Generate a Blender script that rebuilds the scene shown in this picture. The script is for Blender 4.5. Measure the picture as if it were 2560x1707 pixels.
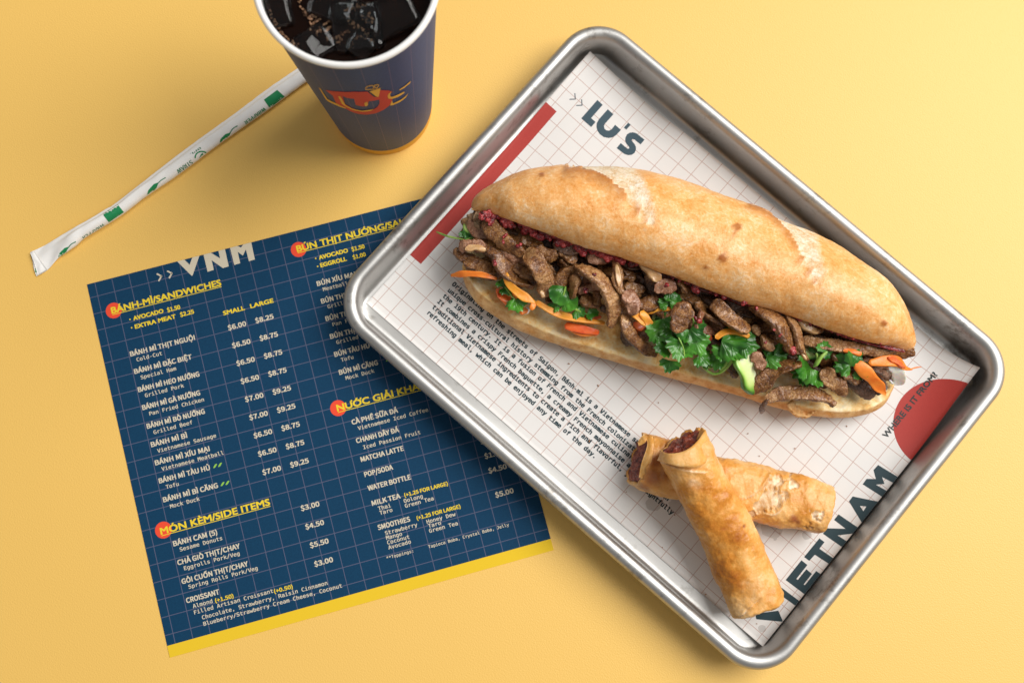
import bpy, bmesh, math, random
import numpy as np
from math import radians, sin, cos, pi
from mathutils import Vector, Matrix, noise

for o in list(bpy.data.objects): bpy.data.objects.remove(o)
S = 0.001                                   # the scene is laid out in millimetres
SC = bpy.context.scene
COL = SC.collection

# ------------------------------------------------------------------ camera
CH, PITCH, ROLL, FPX = 590.84, 0.1341, 0.1969, 2496.46
def Rz(a): return np.array([[cos(a), -sin(a), 0], [sin(a), cos(a), 0], [0, 0, 1]])
def Rx(a): return np.array([[1, 0, 0], [0, cos(a), -sin(a)], [0, sin(a), cos(a)]])
CR = Rz(-ROLL) @ Rx(PITCH) @ Rz(ROLL)
cam_d = bpy.data.cameras.new("camera"); cam = bpy.data.objects.new("camera", cam_d); COL.objects.link(cam)
M = Matrix.Identity(4)
for i in range(3):
    for j in range(3): M[i][j] = CR[i, j]
M[2][3] = CH * S
cam.matrix_world = M
cam_d.sensor_width = 36; cam_d.lens = FPX / 2560 * 36
cam_d.clip_start = 0.02; cam_d.clip_end = 20
cam_d.dof.use_dof = True; cam_d.dof.focus_distance = 0.562; cam_d.dof.aperture_fstop = 7.5
SC.camera = cam

# ------------------------------------------------------------------ light
SC.view_settings.view_transform = 'Standard'; SC.view_settings.look = 'None'
SC.view_settings.exposure = 0.0; SC.view_settings.gamma = 1
SC.cycles.max_bounces = 8; SC.cycles.diffuse_bounces = 4; SC.cycles.glossy_bounces = 4; SC.cycles.transmission_bounces = 8
W = bpy.data.worlds.new("World"); SC.world = W; W.use_nodes = True
W.node_tree.nodes["Background"].inputs[0].default_value = (1.0, 0.985, 0.96, 1)
W.node_tree.nodes["Background"].inputs[1].default_value = 0.28
def area(name, loc, target, sx, sy, power, col):
    l = bpy.data.lights.new(name, 'AREA'); l.shape = 'RECTANGLE'; l.size = sx; l.size_y = sy; l.energy = power; l.color = col
    o = bpy.data.objects.new(name, l); COL.objects.link(o); o.location = loc
    o.rotation_euler = (Vector(target) - Vector(loc)).to_track_quat('-Z', 'Y').to_euler(); return o
area("window_light", (1.78, 0.84, 2.28), (0.02, 0.02, 0), 2.20, 2.00, 129, (1.0, 0.975, 0.94))

# ------------------------------------------------------------------ pixel -> place (lay-out helper)
def un(x, y, z=0.0):
    d = CR @ np.array([(x - 1280) / FPX, -(y - 853.5) / FPX, -1.0]); t = (z - CH) / d[2]
    return np.array([0, 0, CH]) + d * t
def pr(P):
    q = (np.asarray(P, float) - np.array([0, 0, CH])) @ CR
    return np.stack([1280 + FPX * q[..., 0] / -q[..., 2], 853.5 - FPX * q[..., 1] / -q[..., 2]], -1)
CROPS = dict(A=(1050, 380, 3.563), B=(1600, 600, 3.136), C=(1050, 680, 2.45), E=(1500, 1020, 2.529), H=(620, 0, 4.9), D=(0, 0, 1 / 1.08844),
             P=(0, 0, 1.0), M1=(200, 560, 3.136), M2=(340, 1000, 2.375), M3=(680, 480, 3.267), M4=(800, 940, 2.529),
             V1=(1960, 1220, 6.533), V2=(1860, 1380, 6.533), V3=(2000, 1000, 5.2267), L=(1410, 220, 6.533), N=(380, 590, 7.84), W=(2190, 900, 7.125), K=(60, 500, 7.127), Q=(60, 150, 2.8514))
def cp(c, x, y):
    a, b, s = CROPS[c]; return a + x / s, b + y / s

# ------------------------------------------------------------------ object helpers
def empty(name, loc, **kw):
    o = bpy.data.objects.new(name, None); COL.objects.link(o); o.location = [c * S for c in loc]; o.empty_display_size = 0.01
    for k, v in kw.items(): o[k] = v
    return o
def mesh(name, verts, faces, mat, parent=None, smooth=True, loc=None, uv=None, attr=None, **kw):
    """verts in world millimetres; linked as one object, origin at loc (or at the parent's origin)"""
    verts = np.asarray(verts, float)
    base = np.array(parent['_o']) if parent is not None else (np.array(loc) if loc is not None else np.array([verts[:, 0].mean(), verts[:, 1].mean(), verts[:, 2].min()]))
    me = bpy.data.meshes.new(name)
    me.from_pydata(((verts - base) * S).tolist(), [], faces)
    if smooth: me.polygons.foreach_set('use_smooth', [True] * len(me.polygons))
    if uv is not None:
        l = me.uv_layers.new(name='UVMap'); idx = np.empty(len(me.loops), int); me.loops.foreach_get('vertex_index', idx)
        l.data.foreach_set('uv', np.asarray(uv, float)[idx].ravel())
    if attr:
        for k, v in attr.items():
            a = me.attributes.new(k, 'FLOAT', 'POINT'); a.data.foreach_set('value', np.asarray(v, float))
    if mat is not None: me.materials.append(mat)
    me.update()
    o = bpy.data.objects.new(name, me); COL.objects.link(o)
    if parent is not None: o.parent = parent
    else: o.location = (base * S).tolist()
    o['_o'] = base.tolist()
    for k, v in kw.items(): o[k] = v
    return o
def thing(name, loc, label, cat, **kw):
    o = empty(name, loc, label=label, category=cat, **kw); o['_o'] = list(map(float, loc)); return o
def grid_faces(n, m, close_m=False, close_n=False, flip=False):
    f = []
    for i in range(n if close_n else n - 1):
        for j in range(m if close_m else m - 1):
            a, b = i * m + j, i * m + (j + 1) % m; c, d = ((i + 1) % n) * m + (j + 1) % m, ((i + 1) % n) * m + j
            f.append((a, d, c, b) if flip else (a, b, c, d))
    return f
def sm(x): x = np.clip(x, 0, 1); return x * x * (3 - 2 * x)
def spline(P, n):
    """Catmull-Rom through P, n points equally spaced"""
    P = np.asarray(P, float)
    if len(P) == 1: return np.repeat(P, n, 0)
    Q = np.vstack([2 * P[0] - P[1], P, 2 * P[-1] - P[-2]]); out = []
    for i in range(len(P) - 1):
        p0, p1, p2, p3 = Q[i:i + 4]
        for t in np.linspace(0, 1, 24, endpoint=False):
            out.append(0.5 * ((2 * p1) + (p2 - p0) * t + (2 * p0 - 5 * p1 + 4 * p2 - p3) * t * t + (3 * p1 - p0 - 3 * p2 + p3) * t ** 3))
    out.append(P[-1]); out = np.array(out)
    d = np.r_[0, np.cumsum(np.linalg.norm(np.diff(out, axis=0), axis=1))]; u = np.linspace(0, d[-1], n)
    return np.stack([np.interp(u, d, out[:, k]) for k in range(out.shape[1])], 1)
def fbm(p, sc, oc=3, seed=0):
    return noise.fractal(Vector((p[0] * sc + seed * 7.3, p[1] * sc - seed * 3.1, p[2] * sc + seed)), 1.0, 2.0, oc)

# ------------------------------------------------------------------ material helpers
def mat(name, col=(0.8, 0.8, 0.8), rough=0.5, **kw):
    m = bpy.data.materials.new(name); m.use_nodes = True; b = m.node_tree.nodes['Principled BSDF']
    b.inputs['Base Color'].default_value = (*col, 1); b.inputs['Roughness'].default_value = rough
    for k, v in kw.items():
        k = {'spec': 'Specular IOR Level', 'sss': 'Subsurface Weight', 'sssr': 'Subsurface Radius', 'ssss': 'Subsurface Scale', 'metal': 'Metallic', 'trans': 'Transmission Weight',
             'coat': 'Coat Weight', 'coatr': 'Coat Roughness', 'sheen': 'Sheen Weight', 'sheenr': 'Sheen Roughness', 'ior': 'IOR', 'alpha': 'Alpha', 'aniso': 'Anisotropic'}[k]
        b.inputs[k].default_value = v
    return m
class NT:
    def __init__(s, m): s.m = m; s.t = m.node_tree; s.b = s.t.nodes['Principled BSDF']
    def n(s, typ, **kw):
        nd = s.t.nodes.new(typ)
        for k, v in kw.items():
            if k[0] == '_': setattr(nd, k[1:], v)
            else:
                key = int(k[1:]) if k[0] == 'i' and k[1:].isdigit() else k.replace('_', ' ')
                if isinstance(v, bpy.types.NodeSocket): s.t.links.new(v, nd.inputs[key])
                else: nd.inputs[key].default_value = v
        return nd
    def link(s, a, b): s.t.links.new(a, b)
    def co(s, kind='Object'): return s.n('ShaderNodeTexCoord').outputs[kind]
    def mp(s, vec, scale=(1, 1, 1), rot=(0, 0, 0), loc=(0, 0, 0)):
        return s.n('ShaderNodeMapping', Vector=vec, Scale=scale, Rotation=rot, Location=loc).outputs[0]
    def noise(s, vec, scale, detail=3, rough=0.5, dist=0.0):
        return s.n('ShaderNodeTexNoise', Vector=vec, Scale=scale, Detail=detail, Roughness=rough, Distortion=dist).outputs['Fac']
    def ramp(s, fac, stops):
        r = s.n('ShaderNodeValToRGB', Fac=fac); e = r.color_ramp.elements
        while len(e) < len(stops): e.new(0.5)
        for k, (p, c) in enumerate(stops):
            e[k].position = p; e[k].color = (*c, 1) if len(c) == 3 else c
        return r.outputs[0]
    def mix(s, f, a, b, blend='MIX'):
        m = s.n('ShaderNodeMix', _data_type='RGBA', _blend_type=blend)
        for sk, v in ((m.inputs[0], f), (m.inputs[6], a), (m.inputs[7], b)):
            if isinstance(v, bpy.types.NodeSocket): s.link(v, sk)
            else: sk.default_value = v if not isinstance(v, tuple) else (*v, 1)[:4]
        return m.outputs[2]
    def math(s, op, a, b=0.0, c=0.0):
        m = s.n('ShaderNodeMath', _operation=op)
        for k, v in enumerate((a, b, c)):
            if isinstance(v, bpy.types.NodeSocket): s.link(v, m.inputs[k])
            else: m.inputs[k].default_value = v
        return m.outputs[0]
    def bump(s, h, strength=0.3, dist=0.001, prev=None):
        b = s.n('ShaderNodeBump', Height=h, Strength=strength, Distance=dist)
        if prev is not None: s.link(prev, b.inputs['Normal'])
        return b.outputs[0]
    def attr(s, name): return s.n('ShaderNodeAttribute', _attribute_name=name).outputs['Fac']
def steps(x0, x1): return lambda t, v: t.math('SMOOTH_MIN', 0, 0)
# ================================================================== the table
def table_material():
    m = mat('yellow craft paper', (0.8, 0.42, 0.065), 0.52, spec=0.6); t = NT(m); c = t.co()
    n1 = t.noise(t.mp(c, (1, 1, 1), (0, 0, 0.5)), 1150, 2, 0.5)
    v = t.n('ShaderNodeTexNoise', Vector=t.mp(c, (1, 0.55, 1), (0, 0, 0.6)), Scale=1900, Detail=1).outputs['Fac']
    h = t.math('ADD', n1, t.math('MULTIPLY', v, 0.5))
    t.link(t.bump(h, 0.34, 0.0004), t.b.inputs['Normal'])
    big = t.noise(c, 6, 3)
    t.link(t.mix(big, (0.785, 0.487, 0.110), (0.825, 0.510, 0.122)), t.b.inputs['Base Color'])
    t.b.inputs['Sheen Weight'].default_value = 0.3; t.b.inputs['Sheen Roughness'].default_value = 0.4; t.b.inputs['Sheen Tint'].default_value = (1, 0.93, 0.8, 1)
    return m
tv = [(-1100, -900, 0), (1100, -900, 0), (1100, 900, 0), (-1100, 900, 0), (-1100, -900, -25), (1100, -900, -25), (1100, 900, -25), (-1100, 900, -25)]
mesh('table_surface', tv, [(0, 1, 2, 3), (7, 6, 5, 4), (0, 4, 5, 1), (1, 5, 6, 2), (2, 6, 7, 3), (3, 7, 4, 0)], table_material(), smooth=False, loc=(0, 0, 0), kind='structure', label='matt yellow paper covered tabletop')

# ================================================================== flat print
def text_curve(s, fontname=None, bold=0.0, shear=0.0, res=3, spacing=1.0):
    cu = bpy.data.curves.new('t', 'FONT'); cu.body = s; cu.resolution_u = res;  cu.shear = shear; cu.space_character = spacing
    cu.font = cu.font if fontname == 'GEO' else (fontname or SANS or cu.font)
    o = bpy.data.objects.new('t', cu); COL.objects.link(o)
    dg = bpy.context.evaluated_depsgraph_get(); me = o.evaluated_get(dg).to_mesh()
    V = np.array([v.co[:2] for v in me.vertices]) if len(me.vertices) else np.zeros((0, 2)); F = [tuple(p.vertices) for p in me.polygons]
    o.evaluated_get(dg).to_mesh_clear(); bpy.data.objects.remove(o); bpy.data.curves.remove(cu)
    return V, F
GEOMAP = {'Ư': ('U', 'h'), 'Ơ': ('O', 'h'), 'Ớ': ('Ó', 'h'), 'Ờ': ('Ò', 'h'), 'Ị': ('I', 'd'), 'Ả': ('A', 'k'), 'Ọ': ('O', 'd')}
def text_geo(s):
    """wide geometric capitals; Vietnamese horns, dots and hooks are added as small shapes of their own"""
    base = ''.join(GEOMAP.get(c, (c,))[0] for c in s); V, F = text_curve(base, 'GEO'); hh = np.ptp(text_curve('H', 'GEO')[0][:, 1])
    for k, c in enumerate(s):
        if c in GEOMAP:
            W2 = text_curve(base[:k + 1], 'GEO')[0][:, 0].max(); w = np.ptp(text_curve(GEOMAP[c][0], 'GEO')[0][:, 0]); kind = GEOMAP[c][1]; n = len(V)
            if kind == 'h': Q = [(W2 - 0.06, hh * 0.86), (W2 + 0.07, hh * 0.98), (W2 + 0.07, hh * 1.14), (W2 - 0.01, hh * 1.14), (W2 - 0.01, hh * 1.02)]
            elif kind == 'd': Q = [(W2 - w / 2 - 0.05, -0.19), (W2 - w / 2 + 0.05, -0.19), (W2 - w / 2 + 0.05, -0.09), (W2 - w / 2 - 0.05, -0.09)]
            else: Q = [(W2 - w / 2 - 0.03, hh * 1.06), (W2 - w / 2 + 0.05, hh * 1.06), (W2 - w / 2 + 0.11, hh * 1.26), (W2 - w / 2 - 0.05, hh * 1.30)]
            V = np.vstack([V, Q]); F = F + [tuple(range(n, n + len(Q)))]
    return V, F
def embolden(V3, F, ex, ey, d):
    """heavier print: the outline repeated a hair to each side, every repeat 4 microns above the last"""
    n = len(V3); out, fs = [], []
    for k, (a, b) in enumerate(((-1, -0.7), (1, -0.7), (-1, 0.7), (1, 0.7), (0, 0))):
        out.append(V3 + ex * a * d + ey * b * d + np.array([0, 0, 0.005 * k])); fs += [tuple(i + k * n for i in f) for f in F]
    return np.vstack(out), fs
try:
    import os
    SANS = bpy.data.fonts.load(os.path.join(bpy.utils.system_resource('DATAFILES'), 'fonts', 'Noto Sans CJK Regular.woff2'))
    MONO = bpy.data.fonts.load(os.path.join(bpy.utils.system_resource('DATAFILES'), 'fonts', 'DejaVuSansMono.woff2'))
except Exception:
    MONO = SANS = None
CAPH = {'GEO': float(np.ptp(text_curve('H', 'GEO')[0][:, 1])), None: float(np.ptp(text_curve('H')[0][:, 1])), 'mono': float(np.ptp(text_curve('H', MONO)[0][:, 1]))}
MADV = float(text_curve('HH', MONO)[0][:, 0].max() - text_curve('H', MONO)[0][:, 0].max())
print('font metrics', CAPH, MADV)
def cut_flat(V, F, step):
    """split a flat mesh on a grid of the given pitch so that it can follow a curved sheet"""
    bm = bmesh.new(); vs = [bm.verts.new((x, y, 0)) for x, y in V]
    for f in F:
        try: bm.faces.new([vs[i] for i in f])
        except ValueError: pass
    lo, hi = V.min(0), V.max(0)
    for ax in (0, 1):
        for k in range(int(math.ceil(lo[ax] / step)), int(hi[ax] / step) + 1):
            no = [0, 0, 0]; no[ax] = 1; c = [0, 0, 0]; c[ax] = k * step
            bmesh.ops.bisect_plane(bm, geom=bm.verts[:] + bm.edges[:] + bm.faces[:], plane_co=c, plane_no=no)
    bm.verts.index_update(); V2 = np.array([v.co[:2] for v in bm.verts]); F2 = [tuple(v.index for v in f.verts) for f in bm.faces]; bm.free()
    return V2, F2
def poly_flat(polys):
    """polygons (first outer, the rest holes or separate outlines) filled by even-odd curve fill"""
    cu = bpy.data.curves.new('p', 'CURVE'); cu.dimensions = '2D'; cu.fill_mode = 'BOTH'
    for P in polys:
        s = cu.splines.new('POLY'); s.points.add(len(P) - 1); s.use_cyclic_u = True
        for k, (x, y) in enumerate(P): s.points[k].co = (x, y, 0, 1)
    o = bpy.data.objects.new('p', cu); COL.objects.link(o); dg = bpy.context.evaluated_depsgraph_get(); me = o.evaluated_get(dg).to_mesh()
    V = np.array([v.co[:2] for v in me.vertices]); F = [tuple(p.vertices) for p in me.polygons]
    o.evaluated_get(dg).to_mesh_clear(); bpy.data.objects.remove(o); bpy.data.curves.remove(cu)
    return V, F
def thick(P, w, closed=False):
    """outline polygon of a polyline drawn with width w"""
    P = np.asarray(P, float); d = np.gradient(P, axis=0); d /= np.linalg.norm(d, axis=1)[:, None]; n = np.stack([-d[:, 1], d[:, 0]], 1)
    w = np.broadcast_to(np.asarray(w, float), (len(P),))[:, None] / 2
    return np.vstack([P + n * w, (P - n * w)[::-1]])
def up_faces(V3, F):
    """orient faces so that normals point up"""
    out = []
    for f in F:
        a, b, c = (V3[i] for i in f[:3]); out.append(f if np.cross(b - a, c - a)[2] > 0 else tuple(reversed(f)))
    return out

# ================================================================== menu sheet
MA = radians(15.115); MEX = np.array([cos(MA), sin(MA), 0]); MEY = np.array([sin(MA), -cos(MA), 0])
MBL = un(424.9, 1642.7, 0); MW, MH = 226.6, 222.6; MO = MBL - MEY * MH; MO[2] = 0
def m_pt(V, z=0.35): V = np.asarray(V, float); return MO + V[:, :1] * MEX + V[:, 1:2] * MEY + np.array([0, 0, z])
def m_px(x, y): d = un(x, y, 0.3) - MO; return np.array([d @ MEX, d @ MEY])
def menu_material():
    m = mat('navy printed card', (0.01, 0.08, 0.16), 0.7, spec=0.18); t = NT(m); uv = t.n('ShaderNodeSeparateXYZ', Vector=t.co('UV'))
    u, v = uv.outputs[0], uv.outputs[1]
    def line(x, off, p, w):
        f = t.math('FRACT', t.math('DIVIDE', t.math('SUBTRACT', x, off - p * 10), p)); d = t.math('ABSOLUTE', t.math('SUBTRACT', f, 0.5))
        return t.math('SUBTRACT', 1.0, t.math('SMOOTHSTEP', t.math('SUBTRACT', 0.5, d), 0, 0)) if False else t.math('GREATER_THAN', d, 0.5 - w / p / 2)
    g = t.math('MAXIMUM', line(u, 4.7, 10.17, 0.42), line(v, 8.4, 10.08, 0.42))
    fine = t.noise(t.co(), 2600, 2, 0.7); mott = t.noise(t.co(), 900, 4, 0.7)
    base = t.mix(t.math('MULTIPLY', t.math('ADD', fine, mott), 0.5), (0.0, 0.018, 0.050), (0.005, 0.061, 0.138))
    base = t.mix(t.math('MULTIPLY', g, 0.30), base, (0.30, 0.24, 0.33))
    yel = t.mix(fine, (0.72, 0.47, 0.015), (0.80, 0.54, 0.03))
    col = t.mix(t.math('GREATER_THAN', v, 215.9), base, yel)
    t.link(col, t.b.inputs['Base Color']); t.link(t.bump(mott, 0.15, 0.0002), t.b.inputs['Normal'])
    return m
mv, mf, muv = [], [], []
nu, nv_ = 24, 24
P = np.array([(MW * i / (nu - 1), MH * j / (nv_ - 1)) for i in range(nu) for j in range(nv_)])
top = m_pt(P, 0.3); bot = m_pt(P, 0.02)
f1 = up_faces(top, grid_faces(nu, nv_)); f2 = [tuple(i + nu * nv_ for i in reversed(f)) for f in f1]
ring = [i * nv_ for i in range(nu)] + [(nu - 1) * nv_ + j for j in range(1, nv_)] + [i * nv_ + nv_ - 1 for i in range(nu - 2, -1, -1)] + [j for j in range(nv_ - 2, 0, -1)]
f3 = [(ring[k], ring[(k + 1) % len(ring)], ring[(k + 1) % len(ring)] + nu * nv_, ring[k] + nu * nv_) for k in range(len(ring))]
menu = mesh('menu_sheet', np.vstack([top, bot]), f1 + f2 + f3, menu_material(), smooth=False, loc=MO.tolist(), uv=np.vstack([P, P]),
            label='square navy blue printed menu sheet with grid and yellow bottom band, half under the tray', category='menu')
CREAM = mat('cream ink', (0.62, 0.55, 0.42), 0.6, spec=0.25); YEL = mat('yellow ink', (0.78, 0.58, 0.03), 0.6, spec=0.25)
RED = mat('orange red ink', (0.78, 0.07, 0.03), 0.6, spec=0.25); LEAFG = mat('light green ink', (0.25, 0.50, 0.06), 0.6)
def m_text(s, start, m_, cap, crop='M1', end=None, mono=False, bold=0.0, xs=1.0, name='printed_line', z=0.36, shear=0.0, adv=None, geo=False):
    V, F = text_geo(s) if geo else text_curve(s, MONO if mono else None, bold, shear)
    if not len(V): return
    ch = CAPH['mono' if mono else 'GEO' if geo else None]
    k = cap / ch; p0 = m_px(*cp(crop, *start))
    x0 = V[:, 0].min(); wd = V[:, 0].max() - x0
    if end is not None: kx = np.linalg.norm(m_px(*cp(crop, *end)) - p0) / wd
    elif adv is not None: kx = adv / MADV if mono else adv * (len(s) - 0.25) / wd
    else: kx = k * xs
    Q = np.stack([p0[0] + (V[:, 0] - x0) * kx, p0[1] - V[:, 1] * k], 1); V3 = m_pt(Q, z)
    V3, F = embolden(V3, up_faces(V3, F), MEX, MEY, max(0.0, bold - 0.01) * cap * 1.3)
    mesh(name, V3, F, m_, menu, smooth=False)
def head(s, start, end, crop, dot, r, cap=3.7):
    c = m_px(*cp(crop, *dot)); a = np.linspace(0, 2 * pi, 49)[:-1]
    V3 = m_pt(np.vstack([c[None], c + r * np.stack([np.cos(a), np.sin(a)], 1)]), 0.34)
    F = [(0, 1 + k, 1 + (k + 1) % 48) for k in range(48)]
    mesh('red_dot', V3, up_faces(V3, F), RED, menu, smooth=False)
    m_text(s, start, YEL, cap, crop, end, bold=0.05, name='heading', z=0.40, geo=True)
    a_, b_ = m_px(*cp(crop, *start)), m_px(*cp(crop, *end)); L = np.linalg.norm(b_ - a_)
    U = np.array([(a_[0], a_[1] + 0.55), (a_[0] + L, a_[1] + 0.55), (a_[0] + L, a_[1] + 0.95), (a_[0], a_[1] + 0.95)]); V3 = m_pt(U, 0.38)
    mesh('underline', V3, up_faces(V3, [(0, 1, 2, 3)]), YEL, menu, smooth=False)
head('BÁNH-MÌ/SANDWICHES', (252, 703), (1110, 488), 'M1', (265, 678), 4.7)
head('BÚN THỊT NƯỚNG/SALAD', (208, 490), (1200, 240), 'M3', (217, 470), 4.6)
head('MÓN KÈM/SIDE ITEMS', (150, 797), (797, 622), 'M2', (163, 770), 4.8)
head('NƯỚC GIẢI KHÁT/DRINKS', (112, 222), (935, 12), 'M4', (115, 202), 4.7)
def bul(s, p, crop, dot, **kw):
    m_text(s, p, YEL, 2.35, crop, bold=0.06, xs=1.02, geo=True, **kw)
    c = m_px(*cp(crop, *dot)); a = np.linspace(0, 2 * pi, 13)[:-1]; V3 = m_pt(c + 0.45 * np.stack([np.cos(a), np.sin(a)], 1), 0.36)
    mesh('bullet', V3, up_faces(V3, [tuple(range(12))]), YEL, menu, smooth=False)
bul('AVOCADO', (422, 755), 'M1', (392, 748), end=(655, 693)); m_text('$1.50', (688, 690), YEL, 2.35, 'M1', (787, 666), bold=0.06)
bul('EXTRA MEAT', (435, 820), 'M1', (405, 813), end=(752, 738)); m_text('$2.25', (790, 727), YEL, 2.35, 'M1', (895, 703), bold=0.06)
bul('AVOCADO', (388, 552), 'M3', (357, 543), end=(622, 492)); m_text('$1.50', (655, 485), YEL, 2.35, 'M3', (757, 458), bold=0.06)
bul('EGGROLL', (400, 615), 'M3', (373, 608), end=(612, 562)); m_text('$1.00', (665, 550), YEL, 2.35, 'M3', (767, 525), bold=0.06)
m_text('SMALL', (1128, 715), YEL, 2.4, 'M1', (1293, 672), bold=0.06, geo=True); m_text('LARGE', (1340, 660), YEL, 2.4, 'M1', (1517, 612), bold=0.06, geo=True)
items = [('BÁNH MÌ THỊT NGUỘI', (398, 1037), 'Cold-Cut', (447, 1077), 'M1'), ('BÁNH MÌ ĐẶC BIỆT', (430, 1174), 'Special Ham', (480, 1216), 'M1'),
         ('BÁNH MÌ HEO NƯỚNG', (460, 1317), 'Grilled Pork', (513, 1358), 'M1'), ('BÁNH MÌ GÀ NƯỚNG', (493, 1457), 'Pan Fried Chicken', (547, 1500), 'M1'),
         ('BÁNH MÌ BÒ NƯỚNG', (68, 169), 'Grilled Beef', (107, 202), 'M2'), ('BÁNH MÌ BÌ', (93, 278), 'Vietnamese Sausage', (130, 312), 'M2'),
         ('BÁNH MÌ XÍU MẠI', (117, 386), 'Vietnamese Meatball', (155, 419), 'M2'), ('BÁNH MÌ TÀU HỦ', (140, 493), 'Tofu', (180, 526), 'M2'),
         ('BÁNH MÌ BÌ CĂNG', (165, 605), 'Mock Duck', (205, 641), 'M2'), ('BÁNH CAM (5)', (225, 866), 'Sesame Donuts', (263, 896), 'M2'),
         ('CHẢ GIÒ THỊT/CHAY', (250, 978), 'Eggrolls Pork/Veg', (288, 1008), 'M2'), ('GỎI CUỐN THỊT/CHAY', (275, 1090), 'Spring Rolls Pork/Veg', (315, 1118), 'M2'),
         ('CROISSANT', (302, 1203), 'Almond', (340, 1233), 'M2'),
         ('BÚN XÍU MẠI', (372, 768), 'Meatball', (420, 810), 'M3'), ('BÚN THỊT', (407, 911), 'Grilled Pork', (458, 952), 'M3'), ('BÚN THỊT GÀ', (443, 1054), 'Pan Fried', (498, 1096), 'M3'),
         ('BÚN THỊT BÒ', (480, 1199), 'Grilled Beef', (530, 1242), 'M3'), ('BÚN TÀU HỦ', (515, 1345), 'Tofu', (567, 1386), 'M3'), ('BÚN MÌ CĂNG', (553, 1492), 'Mock Duck', (605, 1534), 'M3'),
         ('CÀ PHÊ SỮA ĐÁ', (205, 306), 'Vietnamese Iced Coffee', (243, 341), 'M4'), ('CHANH DÂY ĐÁ', (233, 423), 'Iced Passion Fruit', (277, 461), 'M4'),
         ('MATCHA LATTE', (262, 541), None, None, 'M4'), ('POP/SODA', (285, 636), None, None, 'M4'), ('WATER BOTTLE', (307, 723), None, None, 'M4'),
         ('MILK TEA', (332, 818), 'Thai', (370, 848), 'M4'), ('SMOOTHIES', (370, 971), 'Strawberry', (415, 1003), 'M4')]
for a_, pa, b_, pb, c_ in items:
    m_text(a_, pa, CREAM, 2.75, c_, bold=0.05, adv=2.17)
    if b_: m_text(b_, pb, CREAM, 2.15, c_, mono=True, bold=0.032, adv=1.94)
for s_, p_, c_ in (('Taro', (380, 876), 'M4'), ('Oolong', (533, 800), 'M4'), ('Green Tea', (540, 831), 'M4'), ('Mango', (421, 1033), 'M4'), ('Coconut', (428, 1063), 'M4'), ('Avocado', (435, 1094), 'M4'),
                   ('Honey Dew', (677, 931), 'M4'), ('Taro', (687, 958), 'M4'), ('Green Tea', (693, 989), 'M4'),
                   ('Filled Artisan Croissant', (348, 1270), 'M2'), ('Chocolate, Strawberry, Raisin Cinnamon', (395, 1300), 'M2'), ('Blueberry/Strawberry Cream Cheese, Coconut', (403, 1338), 'M2')):
    m_text(s_, p_, CREAM, 2.15, c_, mono=True, bold=0.032, adv=1.94)
m_text('**Toppings:', (423, 1158), CREAM, 1.7, 'M4', (590, 1113), mono=True, bold=0.03); m_text('Tapioca Boba, Crystal Boba, Jelly', (687, 1087), CREAM, 1.7, 'M4', (1197, 950), mono=True, bold=0.03)
for s_, p_, q_, c_ in (('(+1.50)', (473, 1200), (580, 1172), 'M2'), ('(+0.50)', (823, 1145), (931, 1115), 'M2'), ('(+1.25 FOR LARGE)', (537, 763), (810, 692), 'M4'), ('(+1.25 FOR LARGE)', (615, 908), (890, 836), 'M4')):
    m_text(s_, p_, YEL, 2.1, c_, q_, bold=0.05)
pr_s = [('$6.00', '$8.25'), ('$6.50', '$8.75'), ('$6.50', '$8.75'), ('$6.50', '$8.75'), ('$7.00', '$9.25'), ('$7.00', '$9.25'), ('$6.50', '$8.75'), ('$6.50', '$8.75'), ('$7.00', '$9.25')]
A0, A1 = m_px(*cp('M1', 1165, 832)), m_px(*cp('M2', 755, 443)); B0, B1 = m_px(*cp('M1', 1380, 776)), m_px(*cp('M2', 920, 399))
CROPS['mm'] = (0, 0, 1)
def m_text_mm(s, p, cap, adv):
    V, F = text_curve(s, None, 0.05); k = cap / CAPH[None]; x0 = V[:, 0].min(); kx = adv * len(s) / (V[:, 0].max() - x0)
    V3 = m_pt(np.stack([p[0] + (V[:, 0] - x0) * kx, p[1] - V[:, 1] * k], 1), 0.36); V3, F = embolden(V3, up_faces(V3, F), MEX, MEY, 0.15); mesh('price', V3, F, CREAM, menu, smooth=False)
for k, (a_, b_) in enumerate(pr_s):
    m_text_mm(a_, A0 + (A1 - A0) * k / 8, 2.7, 2.15); m_text_mm(b_, B0 + (B1 - B0) * k / 8, 2.7, 2.15)
for s_, p_, c_ in (('$3.00', (983, 656), 'M2'), ('$4.50', (1010, 766), 'M2'), ('$5.50', (1037, 876), 'M2'), ('$3.00', (1063, 987), 'M2'), ('$1.50', (1045, 521), 'M4'), ('$4.50', (1070, 613), 'M4'), ('$5.00', (1113, 766), 'M4'),
                   ('$4.50', (1020, 430), 'M4')):
    m_text_mm(s_, m_px(*cp(c_, *p_)), 2.7, 2.15)
def m_poly(polys, crop, m_, name):
    V, F = poly_flat([[tuple(m_px(*cp(crop, x, y))) for x, y in P_] for P_ in polys]); V[:, 1] = np.maximum(V[:, 1], 0.05)
    V3 = m_pt(V, 0.36); return mesh(name, V3, up_faces(V3, F), m_, menu, smooth=False)
m_poly([[(490, 480), (630, 444), (738, 565), (785, 405), (925, 369), (795, 778), (775, 778)]], 'N', CREAM, 'printed_letter')
m_poly([[(1005, 347), (1150, 306), (1335, 440), (1297, 272), (1425, 240), (1505, 595), (1390, 630), (1170, 475), (1212, 665), (1090, 702)]], 'N', CREAM, 'printed_letter')
m_poly([[(1525, 213), (1668, 178), (1745, 225), (1783, 150), (1942, 112), (2018, 460), (1900, 495), (1840, 262), (1782, 385), (1680, 312), (1730, 535), (1612, 568)]], 'N', CREAM, 'printed_letter')
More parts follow.
